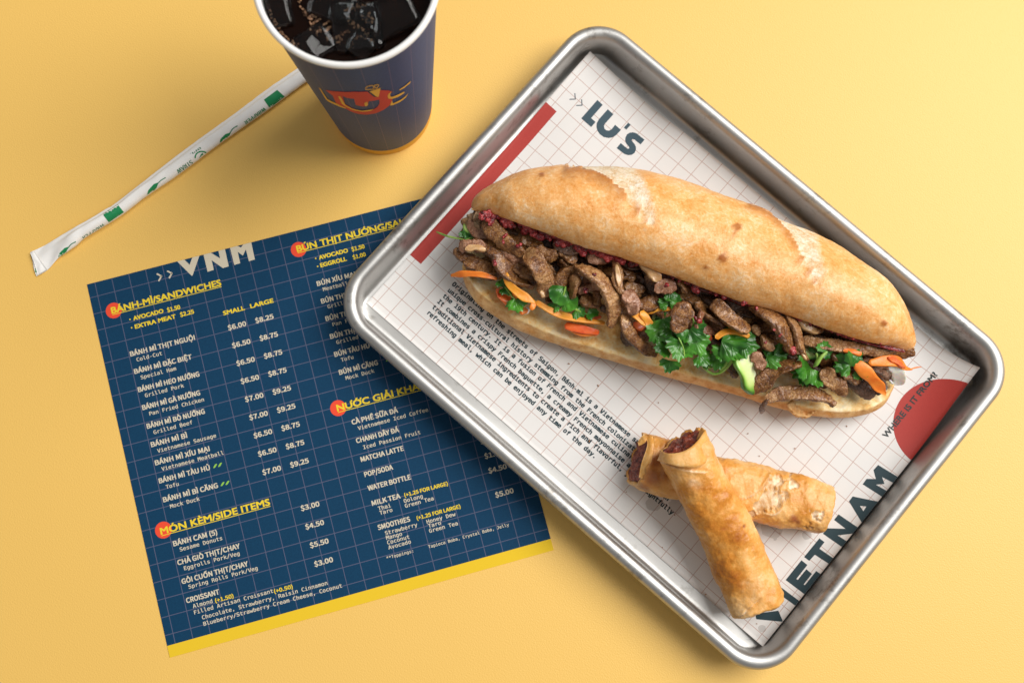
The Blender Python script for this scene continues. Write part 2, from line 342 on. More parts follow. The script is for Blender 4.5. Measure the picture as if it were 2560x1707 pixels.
for q in (0, 1):
    dx, dy = 205 * q, -55 * q
    m_poly([thick([(92 + dx, 740 + dy), (190 + dx, 790 + dy)], 30).tolist()], 'N', CREAM, 'printed_arrow'); m_poly([thick([(188 + dx, 782 + dy), (130 + dx, 885 + dy)], 30).tolist()], 'N', CREAM, 'printed_arrow')
def leaf_icon(c_, x, y, s):
    P_ = [(x + s * (-0.5 + 1.0 * t), y + s * (0.5 - 1.0 * t) - s * 0.38 * sin(pi * t)) for t in np.linspace(0, 1, 9)] + [(x + s * (0.5 - 1.0 * t), y + s * (-0.5 + 1.0 * t) + s * 0.38 * sin(pi * t)) for t in np.linspace(0, 1, 9)][1:-1]
    m_poly([P_], c_, LEAFG, 'leaf_icon')
for c_, x, y in (('M2', 470, 390), ('M2', 499, 383), ('M2', 514, 497), ('M2', 543, 490)): leaf_icon(c_, x, y, 24)
leaf_icon('M3', 945, 1368, 30); leaf_icon('M3', 985, 1358, 30)

# ================================================================== sheet pan
TC = np.array([109.5, 79.25]); TA = radians(-41.05); TX = np.array([cos(TA), sin(TA)]); TY = np.array([-TX[1], TX[0]])
TL, TW, TR = 327.5, 240.5, 26.5
def rrect(inset, ncorner=22, nside=(40, 30)):
    """rounded rectangle outline inset from the outer rim, world xy"""
    r = TR - 0.8 * inset if inset < 8.5 else max(19.7 - (inset - 8.5) * 6.5, 11.5) if inset < 14 else 8.0
    a, b = TL / 2 - inset, TW / 2 - inset; out = []
    for k, (sx, sy) in enumerate(((1, 1), (-1, 1), (-1, -1), (1, -1))):
        for t in np.linspace(0, pi / 2, ncorner):
            ang = k * pi / 2 + t; out.append((sx * (a - r) + r * cos(ang), sy * (b - r) + r * sin(ang)))
        m_ = nside[k % 2]; nx = ((-(a - r), sy * b) if k == 0 else (-a, -(b - r)) if k == 1 else ((a - r), -b) if k == 2 else (a, b - r))
        p = out[-1]
        for t in np.linspace(0, 1, m_ + 2)[1:-1]: out.append((p[0] + (nx[0] - p[0]) * t, p[1] + (nx[1] - p[1]) * t))
    out = np.array(out); return TC + out[:, :1] * TX + out[:, 1:] * TY
def metal_material():
    m = mat('brushed aluminium', (0.60, 0.60, 0.585), 0.34, metal=1.0); t = NT(m); c = t.co()
    sc = t.noise(t.mp(c, (1, 14, 1), (0, 0, -TA)), 260, 4, 0.6); bl = t.noise(c, 38, 4, 0.6); sp = t.noise(c, 1100, 3, 0.7)
    t.link(t.ramp(t.math('ADD', t.math('MULTIPLY', bl, 0.7), t.math('MULTIPLY', sc, 0.3)), [(0.3, (0.40,) * 3), (0.72, (0.58,) * 3)]), t.b.inputs['Roughness'])
    dark = t.ramp(t.math('MULTIPLY', t.noise(c, 120, 5, 0.75), t.noise(t.mp(c, (1, 1, 1), (0, 0, 0), (3, 1, 0)), 26, 3, 0.6)), [(0.30, (0.50, 0.495, 0.48)), (0.42, (0.27, 0.255, 0.235))])
    t.link(dark, t.b.inputs['Base Color'])
    t.link(t.bump(t.math('ADD', sc, t.math('MULTIPLY', sp, 0.6)), 0.10, 0.0004), t.b.inputs['Normal'])
    return m
prof = [(7.2, 16.3), (5.4, 15.9), (3.2, 16.1), (1.3, 17.4), (0.25, 19.4), (0.0, 21.2), (0.5, 23.0), (1.7, 24.4), (3.3, 25.1), (5.0, 25.0), (6.4, 24.3), (7.5, 23.1), (8.0, 21.6), (8.3, 19.6), (8.7, 14.0), (9.1, 8.0), (9.4, 4.6), (9.8, 3.0), (10.5, 1.9), (11.6, 1.3), (13.5, 1.12), (20, 1.1), (40, 1.05), (75, 1.0), (108, 1.0)]
outp = [(13.6, 0.05), (11.6, 0.3), (9.8, 0.9), (8.8, 2.2), (8.3, 4.0), (7.6, 12.0), (7.4, 16.0)]
rings = []; 
for d_, z_ in prof:
    xy = rrect(d_); rings.append(np.column_stack([xy, np.full(len(xy), z_)]))
for i, r_ in enumerate(rings):                                       # small dents and wobble of a used pan
    for k in range(len(r_)):
        w_ = 0.35 * noise.noise(Vector((r_[k, 0] * 0.02, r_[k, 1] * 0.02, 3.0))); r_[k, 2] += w_ if prof[i][0] < 12 else 0
nr, nm = len(rings), len(rings[0])
V = np.vstack(rings); F = grid_faces(nr, nm, close_m=True)
F.append(tuple((nr - 1) * nm + k for k in range(nm)))
V3 = V; cen = np.array([TC[0], TC[1], 1.0])
orings = [np.column_stack([rrect(d_), np.full(nm, z_)]) for d_, z_ in outp]
V = np.vstack([V] + orings + [rings[0] + np.array([0, 0, 0.0])]); off = nr * nm
F += [tuple(off + i for i in f) for f in grid_faces(len(outp) + 1, nm, close_m=True)] + [tuple(off + k for k in range(nm))]
pan = mesh('sheet_pan', V, F, metal_material(), loc=(TC[0], TC[1], 0), label='scuffed silver aluminium sheet pan with rolled rim, lying at an angle', category='tray')
bm = bmesh.new(); bm.from_mesh(pan.data); bmesh.ops.recalc_face_normals(bm, faces=bm.faces); bm.to_mesh(pan.data); bm.free()
for p_ in pan.data.polygons: p_.use_smooth = len(p_.vertices) < 10

# ================================================================== paper liner
G = 10.2; PO = np.array([-64.607, 101.920]); PAx = radians(-40.8805); PX = np.array([cos(PAx), sin(PAx)]); PY = np.array([-PX[1], PX[0]])
U0, U1, Q0, Q1 = -0.42 * G, 29.45 * G, -0.5 * G, 19.71 * G
def p_pt(UV, dz=0.0):
    """paper sheet coordinates (mm) -> place, with the lifted edges and the curled corner"""
    UV = np.asarray(UV, float); u, v = UV[:, 0] / G, UV[:, 1] / G
    z = np.full(len(u), 1.5)
    z += 5.5 * np.clip(1 - u / 4.8, 0, 1.2) ** 1.5 * sm((v - 12) / 7.7)
    z += 2.6 * sm((v - 16) / 3.7) * sm((u - 4.5) / 3.5) * (1 - sm((u - 23) / 4))
    A = 3.8 + 10.4 * sm((v - 13.5) / 6.2); s = np.clip((u - 26.0) / 3.45, 0, 1.05)
    z += A * s ** 1.8
    con = 0.6 * s * s + 5.2 * sm((v - 13.5) / 6.2) * s ** 2.2
    for k in range(len(z)): z[k] += 0.22 * noise.noise(Vector((u[k] * 0.35, v[k] * 0.35, 5.0))) + 0.15
    x = UV[:, 0] - con; xy = PO + x[:, None] * PX + UV[:, 1:2] * PY
    return np.column_stack([xy, z + dz])
def p_px(x, y, z=1.7):
    for _ in range(6):
        d = un(x, y, z)[:2] - PO; uv = np.array([d @ PX, d @ PY]); q = p_pt([uv])[0]; z = q[2]
        uv = uv + np.array([PX @ (un(x, y, z)[:2] - q[:2]), PY @ (un(x, y, z)[:2] - q[:2])])
    return uv
def paper_material():
    m = mat('printed liner paper', (0.78, 0.74, 0.69), 0.6, spec=0.25); t = NT(m); sx = t.n('ShaderNodeSeparateXYZ', Vector=t.co('UV')); u, v = sx.outputs[0], sx.outputs[1]
    def line(x, w):
        f = t.math('FRACT', t.math('ADD', t.math('DIVIDE', x, G), 10.5)); d = t.math('ABSOLUTE', t.math('SUBTRACT', f, 0.5)); return t.math('LESS_THAN', d, w / G / 2)
    g = t.math('MAXIMUM', line(u, 0.40), line(v, 0.40))
    n1 = t.noise(t.co(), 1500, 3, 0.6); n2 = t.noise(t.co(), 22, 3, 0.5)
    base = t.mix(n2, (0.655, 0.635, 0.615), (0.715, 0.70, 0.685)); base = t.mix(t.math('MULTIPLY', g, 0.72), base, (0.40, 0.22, 0.17))
    # red bar along the short edge and red half disc at the far edge
    bar = t.math('MULTIPLY', t.math('LESS_THAN', u, BARU), t.math('MULTIPLY', t.math('GREATER_THAN', v, BARV0), t.math('LESS_THAN', v, BARV1)))
    du, dv = t.math('SUBTRACT', u, DC[0]), t.math('SUBTRACT', v, DC[1]); disc = t.math('LESS_THAN', t.math('ADD', t.math('MULTIPLY', du, du), t.math('MULTIPLY', dv, dv)), DC[2] ** 2)
    redc = t.mix(n1, (0.34, 0.034, 0.028), (0.42, 0.052, 0.042))
    col = t.mix(t.math('MAXIMUM', bar, disc), base, redc)
    # grease spots that soaked into the paper
    sp = None
    for (x, y, r) in GREASE:
        c = p_px(x, y); a = t.math('SUBTRACT', u, c[0]); b = t.math('SUBTRACT', v, c[1]); w = t.noise(t.co(), 160, 2)
        d = t.math('DIVIDE', t.math('SQRT', t.math('ADD', t.math('MULTIPLY', a, a), t.math('MULTIPLY', b, b))), r)
        k = t.math('LESS_THAN', t.math('ADD', d, t.math('MULTIPLY', w, 0.9)), 1.35); sp = k if sp is None else t.math('MAXIMUM', sp, k)
    col = t.mix(t.math('MULTIPLY', sp, 0.42), col, (0.40, 0.38, 0.36), 'MULTIPLY')
    t.link(col, t.b.inputs['Base Color']); t.link(t.bump(n1, 0.12, 0.0003), t.b.inputs['Normal'])
    return m
DB = [p_px(*cp('P', 2388.5, 946.5)), p_px(2233.5, 1082), p_px(2276, 1145.5)]
def circ(a, b, c):
    A = np.array([[b[0] - a[0], b[1] - a[1]], [c[0] - a[0], c[1] - a[1]]]) * 2; r = np.array([b @ b - a @ a, c @ c - a @ a]); o = np.linalg.solve(A, r); return o[0], o[1], np.linalg.norm(o - a)
DB = np.array([p_px(*q) for q in ((2337, 949), (2288.2, 963.2), (2261.6, 987), (2241.9, 1016.5), (2233.5, 1051.6), (2234.5, 1080), (2257.3, 1132), (2276.5, 1147.3))])
_A = np.column_stack([2 * DB, np.ones(len(DB))]); _s = np.linalg.lstsq(_A, (DB ** 2).sum(1), rcond=None)[0]; DC = (_s[0], _s[1], math.sqrt(_s[2] + _s[0] ** 2 + _s[1] ** 2))
bq = [p_px(1391.5, 279), p_px(1052.2, 660.5), p_px(1365.5, 257)]
BARU, BARV0, BARV1 = (bq[0][0] + bq[1][0]) / 2, bq[1][1], bq[0][1]
GREASE = [(1633, 1257, 5.0), (1930, 1322, 6.5), (1690, 1262, 5), (2018, 1337, 3.0), (1905, 1570, 2.2)]
nu, nq = 122, 84
P = np.array([(U0 + (U1 - U0) * i / (nu - 1), Q0 + (Q1 - Q0) * j / (nq - 1)) for i in range(nu) for j in range(nq)])
V = p_pt(P); Vb = V - np.array([0, 0, 0.12]); F1 = up_faces(V, grid_faces(nu, nq)); F2 = [tuple(i + nu * nq for i in reversed(f)) for f in F1]
ring = [i * nq for i in range(nu)] + [(nu - 1) * nq + j for j in range(1, nq)] + [i * nq + nq - 1 for i in range(nu - 2, -1, -1)] + [j for j in range(nq - 2, 0, -1)]
F3 = [(ring[k], ring[(k + 1) % len(ring)], ring[(k + 1) % len(ring)] + nu * nq, ring[k] + nu * nq) for k in range(len(ring))]
liner = mesh('paper_liner', np.vstack([V, Vb]), F1 + F2 + F3, paper_material(), loc=(TC[0], TC[1], 1.5), uv=np.vstack([P, P]),
             label='white paper tray liner with red grid, red bar and black print, one corner curled up', category='paper liner')
INK = mat('dark teal ink', (0.012, 0.035, 0.045), 0.55, spec=0.3); INK2 = mat('slate ink', (0.032, 0.066, 0.088), 0.55, spec=0.3)
def on_paper(V, F, m_, name, step=4.0, dz=0.07, bold=0.0):
    V, F = cut_flat(V, F, step); V3 = p_pt(V, dz)
    if bold:
        V3, F = embolden(V3, up_faces(V3, F), np.array([*PX, 0]), np.array([*PY, 0]), bold); return mesh(name, V3, F, m_, liner, smooth=False)
    return mesh(name, V3, up_faces(V3, F), m_, liner, smooth=False)
def p_poly(polys, crop, m_, name='printed_letter'):
    V, F = poly_flat([[tuple(p_px(*cp(crop, x, y))) for x, y in P_] for P_ in polys]); V[:, 0] = np.minimum(V[:, 0], U1 - 0.05); return on_paper(V, F, m_, name)
def p_text(s, p, adv, cap, m_, mono=True, bold=0.012, vertical=False, shear=0):
    V, F = text_curve(s, MONO if mono else None, bold, shear, spacing=1.0)
    k = cap / CAPH['mono' if mono else None]; kx = adv / MADV if mono else adv
    if not mono: x0 = V[:, 0].min(); kx = adv / (V[:, 0].max() - x0); V = V - [x0, 0]
    Q = np.stack([V[:, 0] * kx, V[:, 1] * k], 1)
    if vertical: Q = np.stack([-Q[:, 1], Q[:, 0]], 1)
    on_paper(Q + p, F, m_, 'printed_line', 8.0, 0.07, 0.19)
para = ['Originating on the streets of Saigon, Bánh-mì is a Vietnamese sandwich with a', 'unique cross-cultural history stemming from the French colonization of',
        'the 19th century. It is a fusion of French and Vietnamese culinary', 'It combines a crispy French baguette, a creamy French mayonnaise and' + ' ' * 9 + 'ch',
        'traditional Vietnamese ingredients to create a rich and flavorful, yet delightfully', 'refreshing meal, which can be enjoyed any time of the day.']
st = [(193, 78), (165, 117), (134, 152), (103, 184), (72, 217), (38, 252)]
a0 = p_px(*cp('C', *st[0])); a5 = p_px(*cp('C', *st[5]))
for k, s_ in enumerate(para):
    q = a0 + (a5 - a0) * k / 5
    q[0] = p_px(*cp('C', *st[k]))[0]
    p_text(s_.replace('fl', 'fl'), q, 2.275 if k != 4 else 2.25, 2.6, INK, bold=0.012)
p_poly([[(545, 200), (632, 280), (443, 495), (515, 560), (443, 642), (282, 500)]], 'L', INK2)
p_poly([[(715, 352), (808, 433), (670, 585), (652, 625), (660, 665), (690, 695), (735, 700), (775, 680), (835, 605), (930, 688), (855, 770), (790, 812), (725, 820), (650, 805), (585, 758), (545, 700), (530, 640), (535, 580), (570, 515)]], 'L', INK2)
p_poly([[(1050, 570), (1090, 605), (1017, 685), (977, 650)]], 'L', INK2)
p_poly([[(1315, 848), (1250, 925), (1150, 845), (1125, 838), (1106, 850), (1112, 870), (1150, 915), (1175, 965), (1175, 1015), (1150, 1065), (1105, 1095), (1045, 1100), (985, 1080), (860, 985), (927, 903), (1030, 990), (1052, 997), (1068, 985), (1063, 965), (1020, 915), (1000, 870), (1002, 815), (1030, 760), (1075, 733), (1130, 727), (1185, 745)]], 'L', INK2)
for x, y in ((185, 190), (295, 290)):
    p_poly([thick([(x - 95, y), (x + 5, y - 4)], 15).tolist()], 'L', INK2, 'printed_arrow'); p_poly([thick([(x, y), (x - 8, y - 100)], 15).tolist()], 'L', INK2, 'printed_arrow')
p_poly([[(1020, 845), (1280, 1004), (1218, 1080), (1072, 1003), (1103, 1093), (992, 1103), (1145, 1195), (1085, 1270), (818, 1097), (870, 1027), (990, 1028), (960, 912)]], 'V3', INK)
p_poly([[(1122, 132), (1545, 225), (1275, 560), (1060, 213)], [(1240, 287), (1345, 297), (1295, 375)]], 'V1', INK)
p_poly([[(890, 425), (1205, 640), (1125, 745), (875, 768), (1030, 870), (955, 965), (635, 740), (705, 652), (1005, 660), (817, 515)]], 'V1', INK)
p_poly([[(578, 815), (660, 878), (578, 985), (805, 1143), (735, 1235), (503, 1083), (412, 1183), (328, 1120)]], 'V1', INK)
p_poly([[(938, 128), (1035, 205), (855, 432), (878, 448), (1017, 275), (1110, 350), (975, 520), (992, 535), (1178, 303), (1255, 358), (985, 680), (680, 450)]], 'V2', INK)
p_poly([[(590, 558), (905, 795), (835, 868), (560, 668), (530, 600)]], 'V2', INK)
p_poly([[(560, 950), (632, 1118), (615, 1130), (200, 1090), (180, 1000)]], 'V2', INK)
w0, w1 = p_px(*cp('W', 190, 1395)), p_px(*cp('W', 1100, 265))
sg = 'WHERE IS IT FROM?'; V, F = text_curve(sg, 'GEO', 0.07)
x0, x1 = V[:, 0].min(), V[:, 0].max(); dv = w1 - w0; L_ = np.linalg.norm(dv); e1 = dv / L_; e2 = np.array([-e1[1], e1[0]])
Q = w0 + (V[:, :1] - x0) * L_ / (x1 - x0) * e1 + V[:, 1:2] * (3.4 / CAPH['GEO']) * e2
on_paper(Q, F, mat('worn black ink', (0.012, 0.022, 0.022), 0.6), 'printed_line', 3.0, 0.09, 0.17)
# ================================================================== banh mi
def pts(crop, L, z):
    """pixels of a crop -> points in the scene; z is one height or one per point"""
    zs = z if hasattr(z, '__len__') else [z] * len(L)
    if len(zs) != len(L): zs = np.interp(np.linspace(0, 1, len(L)), np.linspace(0, 1, len(zs)), zs)
    return np.array([un(*cp(crop, x, y), zz) for (x, y), zz in zip(L, zs)])
MMPX = 4.48                                                             # pixels per mm at filling height
def crust_material():
    m = mat('baked baguette crust', (0.6, 0.3, 0.09), 0.42, spec=0.4, sss=0.06, sssr=(1.0, 0.5, 0.25), ssss=0.002); t = NT(m); c = t.co()
    pale = t.attr('pale'); base_n = t.noise(c, 34, 4, 0.6, 0.4); mid = t.noise(c, 150, 5, 0.72, 0.6); fine = t.noise(c, 620, 4, 0.7); blist = t.noise(c, 260, 3, 0.5)
    tone = t.math('ADD', t.math('ADD', t.math('MULTIPLY', base_n, 0.27), 0.075), t.math('ADD', t.math('MULTIPLY', mid, 0.31), t.math('MULTIPLY', fine, 0.31)))
    crust = t.ramp(tone, [(0.37, (0.58, 0.195, 0.028)), (0.45, (0.75, 0.325, 0.078)), (0.54, (0.85, 0.475, 0.185)), (0.63, (0.92, 0.68, 0.43))])
    crust = t.mix(t.ramp(t.math('ADD', blist, t.math('MULTIPLY', t.noise(c, 1400, 2, 0.6), 0.35)), [(0.78, (0, 0, 0)), (0.90, (0.40,) * 3)]), crust, (0.90, 0.70, 0.44))
    wv = t.n('ShaderNodeVectorMath', _operation='ADD', i0=t.mp(c, (1, 1, 0.6), (0, 0, 1.9)), i1=t.n('ShaderNodeVectorMath', _operation='SCALE', i0=t.n('ShaderNodeTexNoise', Vector=c, Scale=70.0, Detail=4.0).outputs['Color'], Scale=0.028).outputs[0]).outputs[0]
    ck = t.n('ShaderNodeTexVoronoi', _feature='DISTANCE_TO_EDGE', Vector=wv, Scale=30.0).outputs['Distance']
    crust = t.mix(t.math('MULTIPLY', t.ramp(ck, [(0.0, (1, 1, 1)), (0.022, (0, 0, 0))]), t.ramp(base_n, [(0.48, (0, 0, 0)), (0.58, (0.55,) * 3)])), crust, (0.86, 0.66, 0.42))
    dk = t.attr('toast'); crust = t.mix(t.math('MULTIPLY', dk, t.math('ADD', 0.35, mid)), crust, (0.38, 0.11, 0.016))
    flour = t.ramp(t.math('ADD', t.math('MULTIPLY', mid, 0.6), t.math('MULTIPLY', fine, 0.4)), [(0.38, (0.60, 0.38, 0.17)), (0.50, (0.80, 0.64, 0.44)), (0.62, (0.88, 0.80, 0.69))])
    pm = t.math('ADD', pale, t.math('MULTIPLY', t.math('SUBTRACT', mid, 0.5), t.math('MULTIPLY', pale, 1.6)))
    col = t.mix(t.n('ShaderNodeClamp', Value=pm).outputs[0], crust, flour)
    crumb = t.ramp(t.noise(c, 320, 4, 0.7), [(0.35, (0.50, 0.28, 0.09)), (0.5, (0.80, 0.57, 0.24)), (0.62, (0.88, 0.71, 0.40))])
    col = t.mix(t.attr('crumb'), col, crumb)
    t.link(col, t.b.inputs['Base Color'])
    t.link(t.mix(pale, t.mix(mid, (0.26,) * 3, (0.46,) * 3), (0.85,) * 3), t.b.inputs['Roughness'])
    # fine wrinkles and cracks of the crust
    vo = t.n('ShaderNodeTexVoronoi', Vector=t.n('ShaderNodeVectorMath', _operation='ADD', i0=c, i1=t.n('ShaderNodeTexNoise', Vector=c, Scale=90.0).outputs['Color']).outputs[0], Scale=42.0, _feature='DISTANCE_TO_EDGE') if False else None
    h = t.math('ADD', t.math('MULTIPLY', mid, 0.9), t.math('MULTIPLY', fine, t.math('ADD', 0.35, t.math('MULTIPLY', t.math('MAXIMUM', pale, t.attr('crumb')), 1.3))))
    t.link(t.bump(h, 0.5, 0.0011), t.b.inputs['Normal'])
    return m
CRUST = crust_material()
SW = thing('banh_mi_sandwich', un(1720, 760, 2).tolist(), 'long crusty baguette sandwich stuffed with sliced beef, carrot, cucumber and cilantro', 'sandwich')

# --- upper half of the baguette
up = [(1083, 482), (1087, 460), (1104, 439), (1145, 414), (1188, 396), (1234, 384), (1310, 373), (1360, 375), (1420, 377), (1500, 392), (1600, 421), (1660, 443), (1733, 471), (1800, 500), (1870, 533), (1930, 563), (1985, 600), (2034, 636), (2069, 684), (2093, 738), (2104, 780), (2095, 803)]
lo = [(1085, 482), (1100, 487), (1150, 498), (1200, 516), (1260, 538), (1330, 562), (1400, 582), (1470, 606), (1560, 640), (1640, 668), (1720, 697), (1790, 716), (1850, 737), (1920, 762), (1985, 781), (2040, 795), (2077, 804), (2095, 803)]
NS = 230
tt = 0.5 - 0.5 * np.cos(np.linspace(0, pi, NS)); tt = 0.75 * tt + 0.25 * np.linspace(0, 1, NS)
def resample(L, t):
    L = spline(np.array(L, float), 400); d = np.r_[0, np.cumsum(np.linalg.norm(np.diff(L, axis=0), axis=1))]; d /= d[-1]
    return np.stack([np.interp(t, d, L[:, k]) for k in (0, 1)], 1)
UP, LO = resample(up, tt), resample(lo, tt)
wmax = 64.0; ringn = 96; Vt, st_pale, st_crumb, st_toast = [], [], [], []
sl1 = np.array([(1302, 380), (1345, 388), (1385, 402), (1420, 425), (1450, 455), (1475, 488), (1492, 516)]); sl1r = np.array([(1395, 374), (1432, 389), (1455, 404), (1472, 428), (1487, 459), (1497, 490), (1503, 520)])
sl2 = np.array([(1722, 470), (1762, 486), (1795, 512), (1822, 545), (1842, 580), (1858, 615), (1872, 650)]); sl2r = np.array([(1768, 482), (1812, 500), (1843, 528), (1862, 562), (1874, 597), (1882, 628), (1885, 655)])
sl1, sl1r, sl2, sl2r = (spline(a, 60) for a in (sl1, sl1r, sl2, sl2r))
def slash(q, L, R):
    """q pixel (display) -> (0..1 across the slash from L to R, or None), fade"""
    dl = np.linalg.norm(L - q, axis=1); i = int(dl.argmin()); w = np.linalg.norm(R[i] - L[i]) + 1e-6; d = (R[i] - L[i]) / w
    tg = L[min(i + 1, len(L) - 1)] - L[max(i - 1, 0)]; sg = 1.0 if tg[0] * (q - L[i])[1] - tg[1] * (q - L[i])[0] < 0 else -1.0
    s = sg * float(dl[i]) / w; al = 1.0
    if i == 0 or i == len(L) - 1:
        e = L[i] - L[max(i - 1, 0)] if i else L[0] - L[1]; e = e / (np.linalg.norm(e) + 1e-9); al = max(0.0, 1 - max(0.0, float((q - L[i]) @ e)) / 9)
    return (s, w, al) if w > 3 else (s, w, 0.0)
ctrl = np.array([(0.0, 0.0, 1.0), (-0.015, 0.07, 1), (0.04, 0.21, 1), (0.16, 0.36, 1), (0.33, 0.46, 1), (0.52, 0.46, 1), (0.72, 0.36, 1), (0.88, 0.20, 1), (0.97, 0.05, 1), (1.0, -0.08, 1)])
for k in range(NS):
    pl, pu = UP[k], LO[k]; s = tt[k]
    endf = sm(s / 0.10) * sm((1 - s) / 0.09); zL = 36 + 13 * endf - 4 * s; zU = 33 + 1.0 * endf
    Lw, Uw = un(*cp('D', *LO[k]), zL), un(*cp('D', *UP[k]), zU - 0.0)
    d = Uw - Lw; wd = np.linalg.norm(d[:2]); dirn = d / (np.linalg.norm(d) + 1e-9); hz = np.array([0, 0, 1.0])
    W_ = max(wd, 0.01)
    arc = spline(ctrl[:, :2] * [1, W_ * 1.0], 64)
    P_ = [Lw + (Uw - Lw) * a[0] * np.array([1, 1, 1]) + hz * a[1] * (0.92 + 0.08 * sin(s * 9)) for a in arc]
    E_ = P_[-1]; zb = max(9.0, E_[2] - 24 * W_ / wmax)
    H1 = Uw + (Lw - Uw) * 0.06; H1[2] = E_[2] * 0.45 + zb * 0.55; H2 = Uw + (Lw - Uw) * 0.22; H2[2] = zb; H3 = Uw + (Lw - Uw) * 0.42; H3[2] = zb + 4
    low = spline(np.array([E_, H1, H2, H3]), 12)[1:]
    inn = spline(np.array([H3, (H3 + Lw) / 2 + np.array([0, 0, 3.0 * min(1, W_ / 40)]), Lw + np.array([0, 0, -0.6])]), 22)[1:]
    ringp = np.vstack([P_, low, inn]); ringn = len(ringp)
    for j, q in enumerate(ringp):
        Vt.append(q); st_crumb.append(1.0 if j >= 64 + 9 else 0.0)
Vt = np.array(Vt).reshape(NS, ringn, 3)
# normals by finite differences, then wrinkles, slashes and lips
dn = np.cross(np.gradient(Vt, axis=0), np.gradient(Vt, axis=1)); dn /= (np.linalg.norm(dn, axis=2)[..., None] + 1e-9)
if dn[NS // 2, 30, 2] < 0: dn = -dn
Pd = pr(Vt) / 1.08844
pale = np.zeros((NS, ringn)); toast = np.zeros((NS, ringn)); crumb = np.array(st_crumb).reshape(NS, ringn)
for k in range(NS):
    for j in range(ringn):
        q = Pd[k, j]; p = Vt[k, j].copy(); n = dn[k, j]; disp = 0.55 * fbm(p, 0.045, 3, 1) + 0.22 * fbm(p, 0.16, 3, 2) + 0.10 * fbm(p, 0.5, 2, 3); pv = 0; tv_ = 0
        endw = min(1.0, k / 6, (NS - 1 - k) / 6); disp *= endw
        if j < 66:
            for (Lc, Rc, strength) in ((sl1, sl1r, 1.0), (sl2, sl2r, 0.75)):
                s_, w_, al = slash(q, Lc, Rc); jag = 0.10 * fbm(p, 0.35, 3, 5)
                if al <= 0 or s_ < -1.2 or s_ > 1.9: continue
                s2 = s_ + jag
                if -0.5 < s2 < 0: tv_ = max(tv_, al * sm(1 + s2 / 0.5) * 0.9); disp += strength * al * 1.0 * sm(1 + s2 / 0.5)           # raised lip on the far side
                pv = max(pv, al * sm((s2 + 0.04) / 0.08) * (1 - sm((s2 - 0.80) / (0.55 if strength == 1 else 1.0))))
                if 0 <= s2 < 1.25: disp -= strength * al * (1.5 * (1 - sm(s2 / 1.25)) )
        if j >= 66 + 7: disp += 0.8 * fbm(p, 0.25, 4, 7) * endw
        if j in (ringn - 1, 0, 1, 2): disp += 0.35 * fbm(p, 0.5, 3, 9) * endw
        for (bx, by, br_) in ((1693, 522, 9), (1660, 593, 10), (2030, 742, 7), (1622, 614, 5), (1245, 402, 6), (1560, 640, 5)):
            bb = math.hypot(q[0] - bx, q[1] - by) / br_
            if bb < 1.5: tv_ = max(tv_, 1.1 * sm((1.35 - bb) / 0.5)); disp += 0.35 * sm((1.5 - bb) / 0.8)
        pale[k, j] = pv; toast[k, j] = max(tv_, 0.35 * sm((0.05 - abs(tt[k] - 0.0)) / 0.05))
        Vt[k, j] = p + n * disp
F = grid_faces(NS, ringn, close_m=True)
mesh('top_bread', Vt.reshape(-1, 3), F, CRUST, SW, attr=dict(pale=pale.ravel(), toast=toast.ravel(), crumb=crumb.ravel()))

# --- lower half
loB = [(1062, 612), (1064, 640), (1075, 668), (1098, 697), (1130, 722), (1180, 752), (1240, 778), (1300, 798), (1380, 822), (1460, 846), (1540, 868), (1620, 889), (1700, 910), (1760, 928), (1820, 945), (1880, 957), (1935, 960), (1985, 953), (2020, 936), (2038, 912), (2048, 880), (2052, 850)]
hiB = [(1072, 590), (1085, 540), (1120, 510), (1250, 545), (1400, 595), (1560, 650), (1720, 705), (1850, 748), (1960, 790), (2040, 815), (2055, 845)]
tb = 0.5 - 0.5 * np.cos(np.linspace(0, pi, 200)); tb = 0.7 * tb + 0.3 * np.linspace(0, 1, 200)
BO, HI = resample(loB, tb), resample(hiB, tb); Vb, cr = [], []
for k in range(200):
    s = tb[k]; e = sm(s / 0.06) * sm((1 - s) / 0.06)
    B = un(*cp('D', *BO[k]), 10.5); Hh = un(*cp('D', *HI[k]), 18.0); d = Hh - B; wd = np.linalg.norm(d[:2]); dd = d / (wd + 1e-6); dd[2] = 0
    lipw = (3.4 + 2.6 * sm(1 - s / 0.35)) * e + 0.3; hgt = 20.0 - 2.0 * s
    C = B + dd * lipw; C[2] = 11 + (hgt - 11) * (0.35 + 0.65 * e)
    seq = spline(np.array([B + dd * 14 * e + [0, 0, -8.3], B + dd * 6 * e + [0, 0, -8.0], B + dd * 1.8 * e + [0, 0, -5.2], B, B + dd * 0.5 + [0, 0, 3.6 * e], C]), 18)
    T = []
    for a in np.linspace(0.04, 1, 34):
        q = C + (Hh - C) * a; q[2] = C[2] - 3.6 * sin(pi * min(a * 2.2, 1) * 0.5) * e; T.append(q)
    bk = spline(np.array([T[-1], T[-1] + dd * 3 + [0, 0, -6 * e - 1], T[-1] - dd * 4 * e + [0, 0, -11 * e - 1.0]]), 7)[1:]
    r_ = np.vstack([seq, T, bk]); r_[:, 2] = np.maximum(r_[:, 2], 2.0)
    for j, q in enumerate(r_): Vb.append(q); cr.append(1.0 if 16 < j < 18 + 34 else 0.0)
nb = len(r_); Vb = np.array(Vb).reshape(200, nb, 3)
dn = np.cross(np.gradient(Vb, axis=0), np.gradient(Vb, axis=1)); dn /= (np.linalg.norm(dn, axis=2)[..., None] + 1e-9)
if dn[100, 35, 2] < 0: dn = -dn
